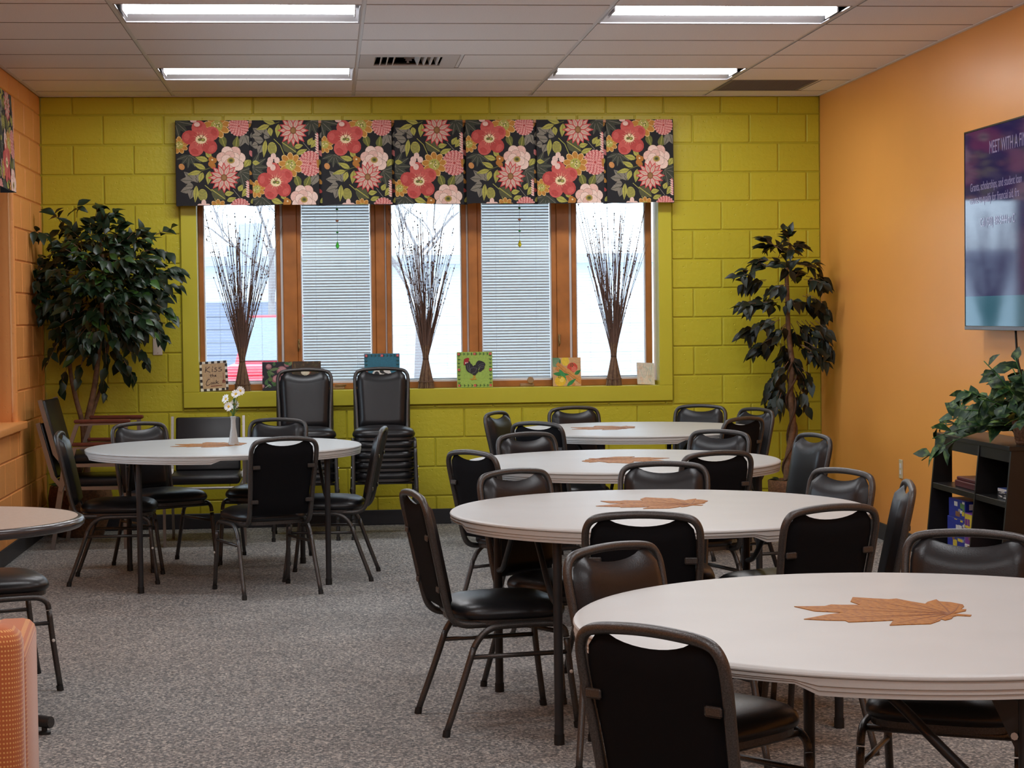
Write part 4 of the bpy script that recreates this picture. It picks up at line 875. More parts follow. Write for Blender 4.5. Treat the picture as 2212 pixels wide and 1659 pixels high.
for x, y, rx, ry_ in ((290, 235, 38, 30), (262, 215, 15, 20), (283, 202, 13, 20), (305, 198, 13, 22), (325, 200, 11, 20), (258, 275, 14, 22), (252, 248, 12, 10)): p.ell(RX(x), RY(y), rx*K, ry_*K, rd)
p.ell(RX(278), RY(262), 10*K, 12*K, (.75, .7, .65)); p.ell(RX(305), RY(255), 12*K, 10*K, (.6, .3, .3))
canvas('rooster_painting', 2.816, .248, .249, 'lime green canvas of a black rooster on the window sill', 'painting', 'canvas_white', p, 5, .05)
# vegetables
p = Print(.198, .2); p.rect(0, 0, .198, .2, (.60, .36, .16)); VX = lambda x: (x-1658)/455*.198; VY = lambda y: .2-(y-165)/455*.2; K = .198/455
p.ell(VX(1862), VY(220), 64*K, 78*K, (.78, .55, .04)); p.ell(VX(1700), VY(230), 90*K, 85*K, (.03, .16, .05))
for k in range(9): p.stroke([(VX(1660+8*k), VY(310)), (VX(1672+13*k), VY(170))], 5*K, (.30, .42, .26))
p.ell(VX(1975), VY(325), 85*K, 80*K, (.62, .06, .03)); p.ell(VX(2000), VY(350), 45*K, 45*K, (.70, .16, .10))
p.flower(VX(1967), VY(285), 36*K, 5, (.02, .10, .02), None, .2)
for q, c, w_ in (([(1740, 270), (1860, 370), (2110, 560)], (.62, .26, .05), 62), ([(1720, 340), (1860, 430), (1990, 600)], (.60, .24, .05), 55), ([(1900, 360), (2010, 450), (2110, 500)], (.66, .30, .07), 40)): p.stroke([(VX(x), VY(y)) for x, y in q], w_*K, c)
for q in ([(1740, 290), (1860, 395), (2100, 590)], [(1730, 360), (1850, 450)], [(1900, 400), (2060, 510)]): p.stroke([(VX(x), VY(y)) for x, y in q], 5*K, (.28, .09, .02))
p.leaf(VX(1658), VY(420), VX(1930), VY(440), 36*K, (.02, .22, .05)); p.leaf(VX(1760), VY(350), VX(1880), VY(540), 34*K, (.03, .28, .07)); p.leaf(VX(2010), VY(440), VX(2113), VY(365), 30*K, (.02, .22, .05)); p.leaf(VX(1880), VY(620), VX(2035), VY(500), 30*K, (.02, .24, .06))
p.ell(VX(1775), VY(540), 90*K, 85*K, (.74, .48, .02)); p.ell(VX(1800), VY(520), 40*K, 40*K, (.82, .62, .10)); p.flower(VX(1765), VY(470), 34*K, 5, (.03, .14, .03), None, .2)
canvas('vegetable_painting', 3.489, .198, .2, 'square canvas of carrots, tomato and peppers on the sill beside the rooster canvas', 'painting', 'canvas_white', p, 6, .05)
# faint pepper tile
p = Print(.13, .155); p.rect(0, 0, .13, .155, (.72, .66, .56))
for k in range(12): p.ell(R_.random()*.13, R_.random()*.155, .018, .012, R_.choice([(.76, .66, .54), (.74, .58, .45), (.72, .70, .62)]), R_.random()*3, 8)
g = (.36, .50, .42)
for q in ([(.03, .09), (.028, .115), (.04, .127), (.055, .118), (.065, .125), (.072, .11), (.068, .07), (.055, .05), (.04, .055), (.03, .09)], [(.075, .12), (.085, .08), (.082, .05), (.10, .02), (.095, .05), (.108, .10), (.112, .14)], [(.05, .12), (.05, .14)], [(.09, .10), (.095, .125)]): p.stroke(q, .0022, g)
canvas('pepper_tile', 4.085, .13, .155, 'pale sketch of a pepper on a small tilted tile in the sill corner', 'painting', 'canvas_white', p, 12, .03, .01, math.radians(14), math.radians(3))

# dried twig sheaves
def sheaf(x, label, seed):
    rg = random.Random(seed); y = .085; r = empty('twig_sheaf', (x, y, ZS), 0, label, 'dried twigs', 'twig sheaves on the sill')
    for k in range(26):
        a = 2*math.pi*k/26; b = a+.5; c, s_ = math.cos(a), math.sin(a); rr = .054
        link('straw', MB().tube([(c*rr, s_*rr*.95, .0), (c*rr*.85, s_*rr*.85, .05), (math.cos(b)*.016, math.sin(b)*.016, .205), (math.cos(b+.2)*.026, math.sin(b+.2)*.024, .30)], [.0052, .0050, .0040, .003], 5).mesh('straw', 'straw_pale' if k % 3 else 'straw'), r)
    link('tie', MB().lathe([(.018, .198), (.0215, .202), (.0215, .212), (.018, .216)], 16).mesh('tie', 'straw', True), r)
    link('lower_tie', MB().lathe([(.056, .044), (.0575, .047), (.056, .050)], 24, cap0=False, cap1=False).mesh('lower_tie', 'twig', True), r)
    m = MB(); bd = MB()
    for k in range(80):
        a = rg.random()*6.283; t = rg.random()**.5; top = .78+.52*rg.random(); sp = t*(.23+.12*rg.random()); n = 6; pts = []; w1 = rg.uniform(-.025, .025)
        for i in range(n+1):
            u = i/n; h = .20+(top-.20)*u; q = .012*t+sp*(u**1.15)*(top/1.3); pts.append((math.cos(a)*q+w1*math.sin(u*4)*.5, math.sin(a)*q*.38+.006*math.sin(u*5+k), h))
        r0 = .0032 if k % 3 else .0042; m.tube(pts, [r0*(1-.55*i/n) for i in range(n+1)], 4, cap=False)
        for i in range(rg.randint(5, 11)):
            u = rg.uniform(.25, 1); j = min(int(u*n), n-1); f = u*n-j; P0 = Vector(pts[j]).lerp(Vector(pts[j+1]), f); e = rg.uniform(.0035, .0062)
            bd.add([P0+Vector(d)*e for d in ((1, 0, 0), (-1, 0, 0), (0, 1, 0), (0, -1, 0), (0, 0, 1.5), (0, 0, -1.5))], [(4, 0, 2), (4, 2, 1), (4, 1, 3), (4, 3, 0), (5, 2, 0), (5, 1, 2), (5, 3, 1), (5, 0, 3)])
    for k in range(34):
        a = rg.random()*6.283; t = .3+.7*rg.random(); m.tube([(math.cos(a)*.012, math.sin(a)*.012, .2), (math.cos(a)*.028*t, math.sin(a)*.02*t, .33), (math.cos(a)*.065*t, math.sin(a)*.032*t, .40+.22*rg.random())], [.0042, .0036, .0016], 5, cap=False)
    q = link('twigs', m.mesh('twigs', 'twig', True), r); q['kind'] = 'stuff'; q = link('buds', bd.mesh('buds', 'twig'), r); q['kind'] = 'stuff'
sheaf(1.330, 'sheaf of tall dried twigs on the sill beside the checked sign', 1); sheaf(2.600, 'sheaf of tall dried twigs on the sill left of the rooster canvas', 2); sheaf(3.924, 'sheaf of tall dried twigs on the sill at the right end of the window', 3)

# bead strings
for x, cm, lb in ((1.998, 'crystal_green', 'bead string with a green crystal drop hanging in the window'), (3.266, 'crystal_yellow', 'bead string with a yellow crystal drop hanging in the window')):
    r = empty('suncatcher', (x, .06, 1.915), 0, lb, 'suncatcher', 'bead strings in the window')
    link('thread', MB().tube([(0, 0, .05), (0, 0, .415)], .0012, 4).mesh('thread', 'thread'), r)
    for z, m, s in ((.115, 'bead_green', .009), (.195, 'bead_pink', .011), (.275, 'bead_green', .009), (.40, 'bead_green', .007)): link('bead', MB().lathe([(.001, -s*.8), (s*.75, -s*.5), (s, 0), (s*.75, s*.5), (.001, s*.8)], 10).xf(Matrix.Translation((0, 0, z))).mesh('bead', m, True), r)
    link('crystal_drop', MB().lathe([(.001, 0), (.011, .012), (.013, .022), (.006, .042), (.001, .055)], 8).mesh('crystal_drop', cm), r)

# switch and outlet plates
r = empty('switch_plate', (.7615, -.0005, 1.256), 0, 'blank beige cover plate on the green wall beside the big tree', 'cover plate')
link('plate', MB().box(-.032, .032, -.006, 0, -.057, .057, .002).mesh('plate', 'switch_plate'), r)
for z in (-.042, .042): link('screw', MB().lathe([(.003, -.007), (.003, -.006)], 8).xf(Matrix.Translation((0, 0, z)) @ Matrix.Rotation(math.pi/2, 4, 'X') @ Matrix.Translation((0, 0, .0125))).mesh('screw', 'bolt_steel'), r)
r = empty('outlet_plate', (W-.0005, -1.93, .478), 0, 'ivory outlet plate on the orange right wall', 'outlet')
link('plate', MB().box(-.006, 0, -.035, .035, -.058, .058, .002).mesh('plate', 'outlet_plate'), r)
for z in (-.02, .02): link('socket', MB().box(-.008, -.006, -.016, .016, z-.014, z+.014, .0008).mesh('socket', 'white_plastic'), r)

# ================================================================ VASE OF DAISIES
vx, vy, vz = 1.388, -2.56, .7392
r = empty('bud_vase', (vx, vy, vz), 0, 'slim pressed glass bud vase on the left table', 'vase')
link('body', MB().lathe([(.001, 0), (.029, 0), (.030, .006), (.026, .022), (.021, .055), (.0145, .10), (.013, .135), (.0155, .152), (.018, .160), (.0165, .160), (.012, .138), (.013, .10), (.019, .055), (.024, .02), (.001, .008)], 24).mesh('body', 'vase_glass', True), r)
link('sand', MB().lathe([(.001, .009), (.022, .022), (.0175, .055), (.0118, .10), (.001, .103)], 16).mesh('sand', 'switch_plate', True), r)
def daisy(dx, dz, dy, tilt, az, lb):
    r = empty('daisy', (vx, vy, vz), 0, lb, 'flower', 'artificial daisies in the vase')
    link('stem', MB().tube(crom([(0, 0, .112), (dx*.15, dy*.15, .17), (dx*.6, dy*.6, .165+(dz-.165)*.7), (dx, dy, dz-.004)], 4), .0016, 5).mesh('stem', 'stem_green', True), r)
    M = Matrix.Translation((dx, dy, dz)) @ Matrix.Rotation(az, 4, 'Z') @ Matrix.Rotation(tilt, 4, 'X')
    me = MB().add([(0, 0, 0), (.0045, .010, .002), (.0055, .021, .003), (.002, .028, .001), (-.002, .028, .001), (-.0055, .021, .003), (-.0045, .010, .002)], [(0, 1, 2, 3, 4, 5, 6)])
    for k in range(13):
        q = link('petal', bpy.data.meshes.get('petal') or me.mesh('petal', 'daisy_white', True), r); q.matrix_local = M @ Matrix.Rotation(2*math.pi*k/13, 4, 'Z') @ Matrix.Rotation(.15+.1*(k % 3), 4, 'X')
    link('centre', MB().lathe([(.009, -.002), (.009, .003), (.005, .007), (.001, .008)], 12).xf(M).mesh('centre', 'daisy_yellow', True), r)
daisy(.040, .300, .0, math.radians(75), .5, 'topmost daisy in the bud vase'); daisy(.018, .282, -.01, math.radians(60), -.3, 'daisy just left of the topmost one in the vase'); daisy(-.036, .256, -.01, math.radians(70), -.8, 'daisy leaning far left in the vase'); daisy(-.022, .214, -.02, math.radians(80), -.3, 'lowest daisy at the left of the vase'); daisy(.006, .225, .012, math.radians(85), .2, 'daisy half hidden in the middle of the bunch')
lm = MB().add([(0, 0, 0), (.008, .016, .002), (.007, .03, .001), (0, .046, -.004), (-.007, .03, .001), (-.008, .016, .002)], [(0, 1, 2, 3, 4, 5)]).mesh('leaf_sprig', 'stem_green')
r = empty('leaf_spray', (vx, vy, vz), 0, 'green leaf spray among the daisies in the vase', 'foliage')
for k, (z, a, t) in enumerate(((.165, -1.3, .9), (.17, 1.2, .6), (.185, -1.0, .5), (.20, -1.9, .9), (.215, .4, 1.0), (.235, -.6, 1.2), (.17, -1.6, .2))):
    q = link('leaf', lm, r); q.matrix_local = Matrix.Translation((.004, 0, z)) @ Matrix.Rotation(a, 4, 'Z') @ Matrix.Rotation(t, 4, 'X')
link('stem', MB().tube([(0, 0, .11), (.003, 0, .17), (.006, 0, .25)], .0016, 5).mesh('stem', 'stem_green'), r)

# ================================================================ ARTIFICIAL TREES
def leaf_mesh(name, L, wd, m, droop=.25, fold=.3):
    v = []; prof = [(0, .04), (.12, .45), (.32, .95), (.55, .85), (.78, .45), (1, .0)]
    for t, k in prof:
        z = -droop*L*t*t; v += [(-wd*k, t*L, z+fold*wd*k), (0, t*L, z), (wd*k, t*L, z+fold*wd*k)]
    f = []
    for i in range(len(prof)-1):
        a = i*3; f += [(a, a+1, a+4, a+3), (a+1, a+2, a+5, a+4)]
    return MB().add(v, f).mesh(name, m, True)
def orient(pos, d, up, sc):
    y = d.normalized(); x = y.cross(up); x = x.normalized() if x.length > 1e-4 else Vector((1, 0, 0)); z = x.cross(y)
    M = Matrix(((x.x, y.x, z.x, pos.x), (x.y, y.y, z.y, pos.y), (x.z, y.z, z.z, pos.z), (0, 0, 0, 1))); return M @ Matrix.Scale(sc, 4)
def foliage(root, origin, twigs, meshes, rg, limit, lo, hi, per=(4, 7), bias=.6):
    """twigs: (start, direction, length); leaves hang along them. Nearest leaves are single parts, the rest one joined part."""
    L = []; tw = MB()
    for s0, d, ln in twigs:
        d = d.normalized(); n = rg.randint(*per); pts = []
        for i in range(5):
            u = i/4; q = s0+d*ln*u+Vector((0, 0, -.30*ln*u*u)); pts.append(Vector([min(max(q[k], lo[k]), hi[k]) for k in range(3)]))
        tw.tube([q-origin for q in pts], [.0028*(1-.6*i/4) for i in range(5)], 4, cap=False)
        for i in range(n):
            u = .25+.75*(i+rg.random()*.6)/n; u = min(u, 1); j = min(int(u*4), 3); pos = pts[j].lerp(pts[j+1], u*4-j)
            dd = d*.8+Vector((rg.uniform(-1, 1), rg.uniform(-1, 1), rg.uniform(-1.25, .15)))*.9
            tip = pos+dd.normalized()*.07
            for k in range(3):
                if tip[k] < lo[k]: dd[k] = abs(dd[k])*.2
                if tip[k] > hi[k]: dd[k] = -abs(dd[k])*.2
            up = Vector((rg.uniform(-.5, .5), -.65+rg.uniform(-.4, .4), .8)); L.append((pos, dd, up, rg.uniform(.8, 1.25), rg.choice(meshes)))
    L.sort(key=lambda q: q[0].y)
    for pos, dd, up, sc, me in L[:limit]:
        o = link('leaf', me, root); o.matrix_local = orient(pos-origin, dd, up, sc)
    if len(L) > limit:
        m = MB(); me0 = meshes[0]
        for pos, dd, up, sc, me in L[limit:]:
            M = orient(pos-origin, dd, up, sc); m.add([M @ q.co for q in me.vertices], [tuple(p.vertices) for p in me.polygons])
        o = link('inner_leaves', m.mesh('inner_leaves', me0.materials[0].name, True), root); o['kind'] = 'stuff'
    o = link('twigs', tw.mesh('twigs', 'trunk_bark', True), root); o['kind'] = 'stuff'
PL = lambda px, py: (.311+(px-180)*.00311+(930-py)*.000067, .718+(930-py)*.00304)
PR = lambda px, py: (5.065+(px-1705)*.0032, .852+(860-py)*.00317)
rg = random.Random(11)
o0 = Vector((.255, -.27, 0)); tr = empty('ficus_tree', o0, 0, 'big bushy artificial ficus with bare stems in the corner by the orange block wall', 'potted tree')
def stem(root, o, pts, r0, r1, m='trunk_bark', nm='trunk'):
    P = crom(pts, 4); n = len(P)-1; link(nm, MB().tube([Vector(q)-o for q in P], [r0+(r1-r0)*i/n for i in range(n+1)], 9).mesh(nm, m, True), root)
def sp(F, px, py, y): a, b = F(px, py); return (a, y, b)
stem(tr, o0, [(.27, -.27, .30), (.285, -.28, .55), sp(PL, 172, 920, -.33), sp(PL, 158, 860, -.35), sp(PL, 146, 790, -.36), sp(PL, 150, 700, -.38), sp(PL, 165, 600, -.38)], .022, .010)
stem(tr, o0, [(.29, -.27, .30), (.30, -.28, .58), sp(PL, 180, 920, -.33), sp(PL, 197, 840, -.34), sp(PL, 205, 770, -.35), sp(PL, 212, 690, -.36), sp(PL, 215, 560, -.38), sp(PL, 205, 480, -.36)], .027, .009)
stem(tr, o0, [(.30, -.24, .30), (.31, -.24, .60), sp(PL, 184, 920, -.27), sp(PL, 210, 830, -.27), sp(PL, 225, 740, -.28), sp(PL, 250, 640, -.32)], .018, .008)
twigs = []
cxz = PL(218, 625)
for k in range(270):
    u = rg.uniform(-1, 1); a = rg.uniform(0, 6.283); rr = rg.uniform(.45, .96)
    q = math.sqrt(1-u*u); d = Vector((math.cos(a)*q, math.sin(a)*q, u)); narrow = 1 if u > -.2 else max(.55, 1+(u+.2)*.5)
    twigs.append((Vector((cxz[0]+d.x*.36*rr*narrow, -.43+d.y*.30*rr, cxz[1]+.02+d.z*.40*rr)), Vector((d.x, d.y*.8, d.z*.6+.15)), rg.uniform(.12, .20)))
for px, py, dx, dz in ((330, 510, .8, .5), (345, 580, 1, .0), (335, 660, .9, -.4), (300, 620, 1, 0), (300, 545, 1, .5), (320, 700, .7, -.6), (130, 480, -.5, .8), (165, 470, .1, 1), (205, 470, .3, 1), (225, 480, .5, .8), (110, 510, -.8, .5), (145, 790, -.4, -.8), (265, 780, .5, -.8), (250, 760, .4, -.9), (290, 750, .7, -.7), (215, 800, .1, -1), (180, 770, -.2, -.8), (130, 740, -.5, -.7)):
    a, b = PL(px, py); twigs.append((Vector((a, -.45+rg.uniform(-.15, .1), b)), Vector((dx, rg.uniform(-.4, .2), dz)), .13))
FM = [leaf_mesh('leaf_a', .092, .027, 'ficus_leaf'), leaf_mesh('leaf_b', .084, .026, 'ficus_leaf', .4, .5), leaf_mesh('leaf_c', .086, .025, 'ficus_leaf_bright', .3)]
foliage(tr, o0, twigs, [FM[0], FM[0], FM[1], FM[1], FM[2]], rg, 300, (.03, -1.0, .85), (1.2, -.04, 2.3))
link('pot', MB().lathe([(.001, 0), (.150, 0), (.165, .05), (.205, .16), (.212, .26), (.198, .335), (.188, .345), (.180, .335), (.185, .30)], 36, cap1=False).mesh('pot', 'basket', True), tr)
link('moss', MB().lathe([(.001, .345), (.09, .338), (.186, .318)], 24, cap0=False).mesh('moss', 'moss', True), tr)
for k in range(26):
    a = rg.random()*6.28; q = link('moss_leaf', FM[k % 3], tr); q.matrix_local = orient(Vector((math.cos(a)*.14, math.sin(a)*.14, .33)), Vector((math.cos(a), math.sin(a), rg.uniform(.1, .9))), Vector((0, -.3, 1)), .8)

o0 = Vector((5.045, -.40, 0)); tr = empty('slim_ficus_tree', o0, 0, 'slim dark artificial ficus with a vine-wrapped trunk in the right corner', 'potted tree')
tp = [(5.045, -.40, .25), sp(PR, 1700, 1000, -.40), sp(PR, 1712, 920, -.40), sp(PR, 1707, 850, -.40), sp(PR, 1712, 790, -.40), sp(PR, 1704, 720, -.40), sp(PR, 1702, 640, -.40), sp(PR, 1700, 570, -.40)]
stem(tr, o0, tp, .027, .014)
for ph in (0, 3.14):
    P = crom(tp, 8); q = []
    for i, c in enumerate(P[:34]): a = i*.42+ph; q.append(Vector((c.x+math.cos(a)*.032, c.y+math.sin(a)*.032, c.z))-o0)
    link('vine', MB().tube(q, .0075, 6).mesh('vine', 'vine_bark', True), tr)
twigs = []
for px, py, dx, dz in ((1690, 530, .0, 1), (1670, 540, -.6, .6), (1715, 540, .6, .5), (1650, 570, -.8, .3), (1735, 570, .8, .2), (1640, 600, -1, .1), (1765, 590, .9, -.1), (1690, 590, -.2, .4), (1720, 600, .3, .3), (1620, 590, -.9, .3), (1630, 650, -1, .0), (1660, 640, -.7, 0), (1745, 640, .8, -.2), (1770, 650, .7, -.5), (1690, 650, 0, 0), (1650, 690, -.9, -.2), (1630, 700, -.9, -.2), (1760, 690, .7, -.6), (1735, 690, .5, -.5), (1620, 655, -.8, .2), (1670, 720, -.6, -.4), (1650, 735, -.9, -.4), (1740, 745, .7, -.3), (1755, 760, .9, -.2), (1715, 760, .3, -.6), (1685, 780, -.5, -.6), (1670, 800, -.6, -.7), (1730, 800, .5, -.6), (1690, 820, -.4, -.8), (1735, 830, .3, -.9), (1675, 840, -.4, -.8), (1720, 700, .2, -.4), (1700, 560, .3, .6), (1680, 610, -.4, 0), (1750, 610, .5, 0), (1770, 720, .4, -.7), (1690, 700, -.4, -.3), (1700, 740, .1, -.5)):
    for k in range(3):
        a, b = PR(px+rg.uniform(-8, 8)-dx*18, py+rg.uniform(-8, 8)); twigs.append((Vector((min(a, 5.30), -.42+rg.uniform(-.16, .16), b)), Vector((dx, rg.uniform(-.6, .5), dz)), .12))
SM = [leaf_mesh('leaf_d', .095, .026, 'dusky_leaf'), leaf_mesh('leaf_e', .088, .025, 'dusky_leaf', .45, .5)]
foliage(tr, o0, twigs, SM, rg, 300, (4.6, -.95, .7), (5.37, -.04, 2.05), (4, 5))
link('pot', MB().lathe([(.001, 0), (.095, 0), (.115, .08), (.128, .20), (.132, .29), (.122, .295), (.118, .28)], 30, cap1=False).mesh('pot', 'basket', True), tr)
link('moss', MB().lathe([(.001, .288), (.08, .284), (.120, .27)], 20, cap0=False).mesh('moss', 'moss', True), tr)
for k in range(12):
    a = rg.random()*6.28; q = link('moss_leaf', SM[k % 2], tr); q.matrix_local = orient(Vector((math.cos(a)*.07, math.sin(a)*.07, .285)), Vector((math.cos(a), math.sin(a), rg.uniform(.1, .8))), Vector((0, -.3, 1)), .7)

# ================================================================ TELEVISION
TX, TYN, TYF, TZB, TZT = 5.285, -5.20, -3.45, 1.338, 2.380
tv = empty('television', (TX, TYF, TZB), 0, 'large wall-mounted flat screen television on the orange wall, cut by the right photo edge', 'television')
link('cabinet', MB().box(.004, .045, TYN-TYF, 0, 0, TZT-TZB, .004).mesh('cabinet', 'tv_black'), tv)
link('screen', MB().box(.0, .006, TYN-TYF+.010, -.010, .022, TZT-TZB-.010).mesh('screen', 'tv_screen'), tv)
link('bezel', MB().box(-.003, .008, TYN-TYF, 0, 0, .020, .002).mesh('bezel', 'tv_silver'), tv)
link('bezel', MB().box(-.002, .008, -.008, 0, .020, TZT-TZB, .001).mesh('bezel', 'tv_black'), tv); link('bezel', MB().box(-.002, .008, TYN-TYF, TYN-TYF+.008, .020, TZT-TZB, .001).mesh('bezel', 'tv_black'), tv); link('bezel', MB().box(-.002, .008, TYN-TYF, 0, TZT-TZB-.008, TZT-TZB, .001).mesh('bezel', 'tv_black'), tv)
link('wall_mount', MB().box(.045, W-TX-.001, -1.2, -.55, .35, .75, .004).mesh('wall_mount', 'shelf_black'), tv)
def ttext(s, y, z, size, sx=1.0):
    c = bpy.data.curves.new('screen_text', 'FONT'); c.body = s; c.size = size; c.extrude = .0002; c.materials.append(MATS['tv_text'])
    tmp = bpy.data.objects.new('tmp_text', c); COL.objects.link(tmp); bpy.context.view_layer.update(); me = bpy.data.meshes.new_from_object(tmp.evaluated_get(bpy.context.evaluated_depsgraph_get())); bpy.data.objects.remove(tmp)
    o = link('screen_text', me, tv); o.matrix_local = Matrix(((0, 0, -1, -.0012), (-1, 0, 0, y-TYF), (0, 1, 0, z-TZB), (0, 0, 0, 1))) @ Matrix.Diagonal((sx, 1, 1, 1))
ttext('MEET WITH A FIN', -3.84, 2.235, .095, .70); ttext('Grants, scholarships, and student loan', -3.545, 2.060, .062, .80); ttext('course to qualify for financial aid, firs', -3.535, 1.995, .062, .80); ttext('Call (920) 498-5444 or C', -3.70, 1.872, .062, .80)
o = link('power_cable', MB().tube(crom([(5.33, -4.09, 1.345), (5.335, -4.10, 1.20), (5.345, -4.12, 1.12), (5.35, -4.17, .95), (5.36, -4.2, .70), (5.375, -4.2, .4)], 4), .006, 6).mesh('power_cable', 'cable_black', True)); tag(o, 'black cable hanging from the television behind the trailing plant', 'cable')
link('cable_clip', MB().box(5.331, 5.355, -4.135, -4.11, 1.115, 1.145, .003).mesh('cable_clip', 'cable_black'), o)

# ================================================================ BOOKSHELF
BX0, BX1, BY0, BY1, BT = 5.100, 5.365, -4.655, -3.505, .800
bs = empty('bookshelf', (0, 0, 0), 0, 'low black open bookshelf with flared side panels against the orange wall', 'bookshelf')
link('top_board', MB().box(BX0-.008, BX1, BY0-.006, BY1+.006, BT-.022, BT, .002).mesh('top_board', 'shelf_black'), bs)
link('apron', MB().box(BX0+.006, BX0+.022, BY0+.02, BY1-.02, BT-.078, BT-.022).mesh('apron', 'shelf_black'), bs)
def side(y0, y1, z0, z1, nm, fl=.075, BX1=BX1):
    fx = lambda z: BX0+.004-fl*(z1-z)/(z1-0)
    link(nm, MB().add([(fx(z0), y0, z0), (BX1, y0, z0), (BX1, y1, z0), (fx(z0), y1, z0), (fx(z1), y0, z1), (BX1, y0, z1), (BX1, y1, z1), (fx(z1), y1, z1)], [(0, 3, 2, 1), (4, 5, 6, 7), (0, 1, 5, 4), (1, 2, 6, 5), (2, 3, 7, 6), (3, 0, 4, 7)]).mesh(nm, 'shelf_black'), bs)
side(BY0, BY0+.018, 0, BT-.022, 'side_panel'); side(BY1-.018, BY1, 0, BT-.022, 'end_leg', .075, BX0+.088); side(-4.205, -4.190, 0, BT-.022, 'divider')
link('shelf', MB().box(BX0-.018, BX1, BY0+.018, BY1-.018, .508, .538, .002).mesh('shelf', 'shelf_black'), bs); link('shelf', MB().box(BX0-.05, BX1, BY0+.018, BY1-.018, .160, .186, .002).mesh('shelf', 'shelf_black'), bs)
link('back_panel', MB().box(BX1-.006, BX1+.001, BY0+.018, -4.205, .186, BT-.022).mesh('back_panel', 'shelf_black'), bs); link('toe_board', MB().box(BX0-.03, BX0-.015, BY0+.018, BY1-.018, 0, .16).mesh('toe_board', 'shelf_black'), bs)
r = empty('board_game_case', (5.12, -4.17, .5385), math.radians(0), 'flat maroon leather case lying on the middle shelf of the bookshelf', 'case')
link('base', MB().box(0, .22, 0, .40, 0, .034, .004).mesh('base', 'maroon'), r); link('lid', MB().box(.008, .212, .008, .392, .0345, .052, .004).mesh('lid', 'maroon'), r)
def boxprint(cols, n, wd, ht, rg):
    p = Print(wd, ht); p.rect(0, 0, wd, ht, cols[0])
    for k in range(n): x = rg.random()*wd; y = rg.random()*ht; p.rect(x, y, x+wd*rg.uniform(.1, .35), y+ht*rg.uniform(.15, .5), rg.choice(cols[1:]))
    return p
def game(name, y, z, wd, ht, dp, col, cols, lb, cat='box', x=5.11, group='boxes on the bookshelf'):
    mn = name+'_paper'+str(round(z*1000)); mat(mn, col, .35)
    r = empty(name, (x, y, z), 0, lb, cat, group); link('carton', MB().box(0, dp, 0, wd, 0, ht, .002).mesh('carton', mn), r)
    q = link('front_print', boxprint(cols, 9, wd*.94, ht*.9, rg).mesh('front_print', 'box_print', 2e-5), r); q.matrix_local = Matrix.Translation((-.0003, wd*.97, ht*.05)) @ Matrix.Rotation(-math.pi/2, 4, 'Z')
    q = link('end_print', boxprint(cols, 7, dp*.94, ht*.9, rg).mesh('end_print', 'box_print', 2e-5), r); q.matrix_local = Matrix.Translation((dp*.03, -.0003, ht*.05))
WH, BU, BR, GN, YE, PU, GR_ = (.65, .63, .6), (.02, .035, .28), (.22, .10, .05), (.10, .22, .08), (.66, .50, .05), (.16, .03, .24), (.3, .3, .32)
for k in range(3): game('puzzle_box', -3.965, .1865+.0965*k, .285 if k < 2 else .26, .096, .22, BU, [BU, WH, BR, GR_, GN, WH, YE], ['lowest', 'middle', 'top'][k]+' blue puzzle box in the stack on the lower bookshelf', 'puzzle box')
for k in range(3): game('game_box', -4.185, .1865+.079*k, .20, .0785, .20, PU if k == 2 else WH, [[WH, BR, PU, GN], [PU, YE, BR, WH], [YE, PU, GN, WH, PU]][k], ['lowest white', 'middle', 'top purple and yellow'][k]+' game box right of the blue puzzle boxes', 'game box', 5.10)
for k in range(3): game('disc_case', -4.62, .5385+.0165*k, .19, .016, .135, [(.02, .02, .03), (.03, .03, .03), (.05, .08, .25)][k], [[(.02, .02, .02), GR_, WH], [(.02, .02, .03), WH, GR_], [WH, BU, WH, (.4, .05, .05)]][k], ['lowest', 'middle', 'top blue and white'][k]+' disc case on the middle shelf of the bookshelf', 'disc case', 5.115)
r = empty('red_tin', (5.19, -4.43, .1865), 0, 'round red lidded tin on the lower shelf of the bookshelf', 'tin')
link('body', MB().lathe([(.001, 0), (.075, 0), (.085, .01), (.088, .085), (.001, .085)], 30).mesh('body', 'red_tin', True, 35), r); link('lid', MB().lathe([(.093, .0855), (.096, .090), (.096, .104), (.086, .114), (.03, .119), (.001, .119)], 30).mesh('lid', 'red_tin', True, 35), r)

# trailing pothos on top of the bookshelf
o0 = Vector((5.268, -4.545, BT)); r = empty('pothos_plant', o0, 0, 'trailing variegated pothos in a wicker basket on top of the bookshelf', 'potted plant')
link('basket', MB().lathe([(.001, 0), (.095, 0), (.108, .05), (.115, .11), (.108, .115), (.100, .10)], 28, cap1=False).mesh('basket', 'basket', True), r)
for k in range(7): link('wicker_band', MB().lathe([(.098+.0025*k, .008+.0145*k), (.1015+.0025*k, .014+.0145*k), (.099+.0026*k, .020+.0145*k)], 28, cap0=False, cap1=False).mesh('wicker_band', 'basket', True), r)
link('basket_handle', MB().tube([(0, -.105*math.cos(t), .10+.19*math.sin(t)) for t in [math.pi*i/14 for i in range(15)]], .007, 6).mesh('basket_handle', 'straw_pale', True), r)
link('moss', MB().lathe([(.001, .10), (.08, .098), (.102, .09)], 20, cap0=False).mesh('moss', 'moss', True), r)
PM = [leaf_mesh('pothos_a', .108, .038, 'pothos_leaf', .22, .25), leaf_mesh('pothos_b', .095, .034, 'pothos_leaf', .35, .35)]
vn = MB(); rg = random.Random(5); nleaf = 0
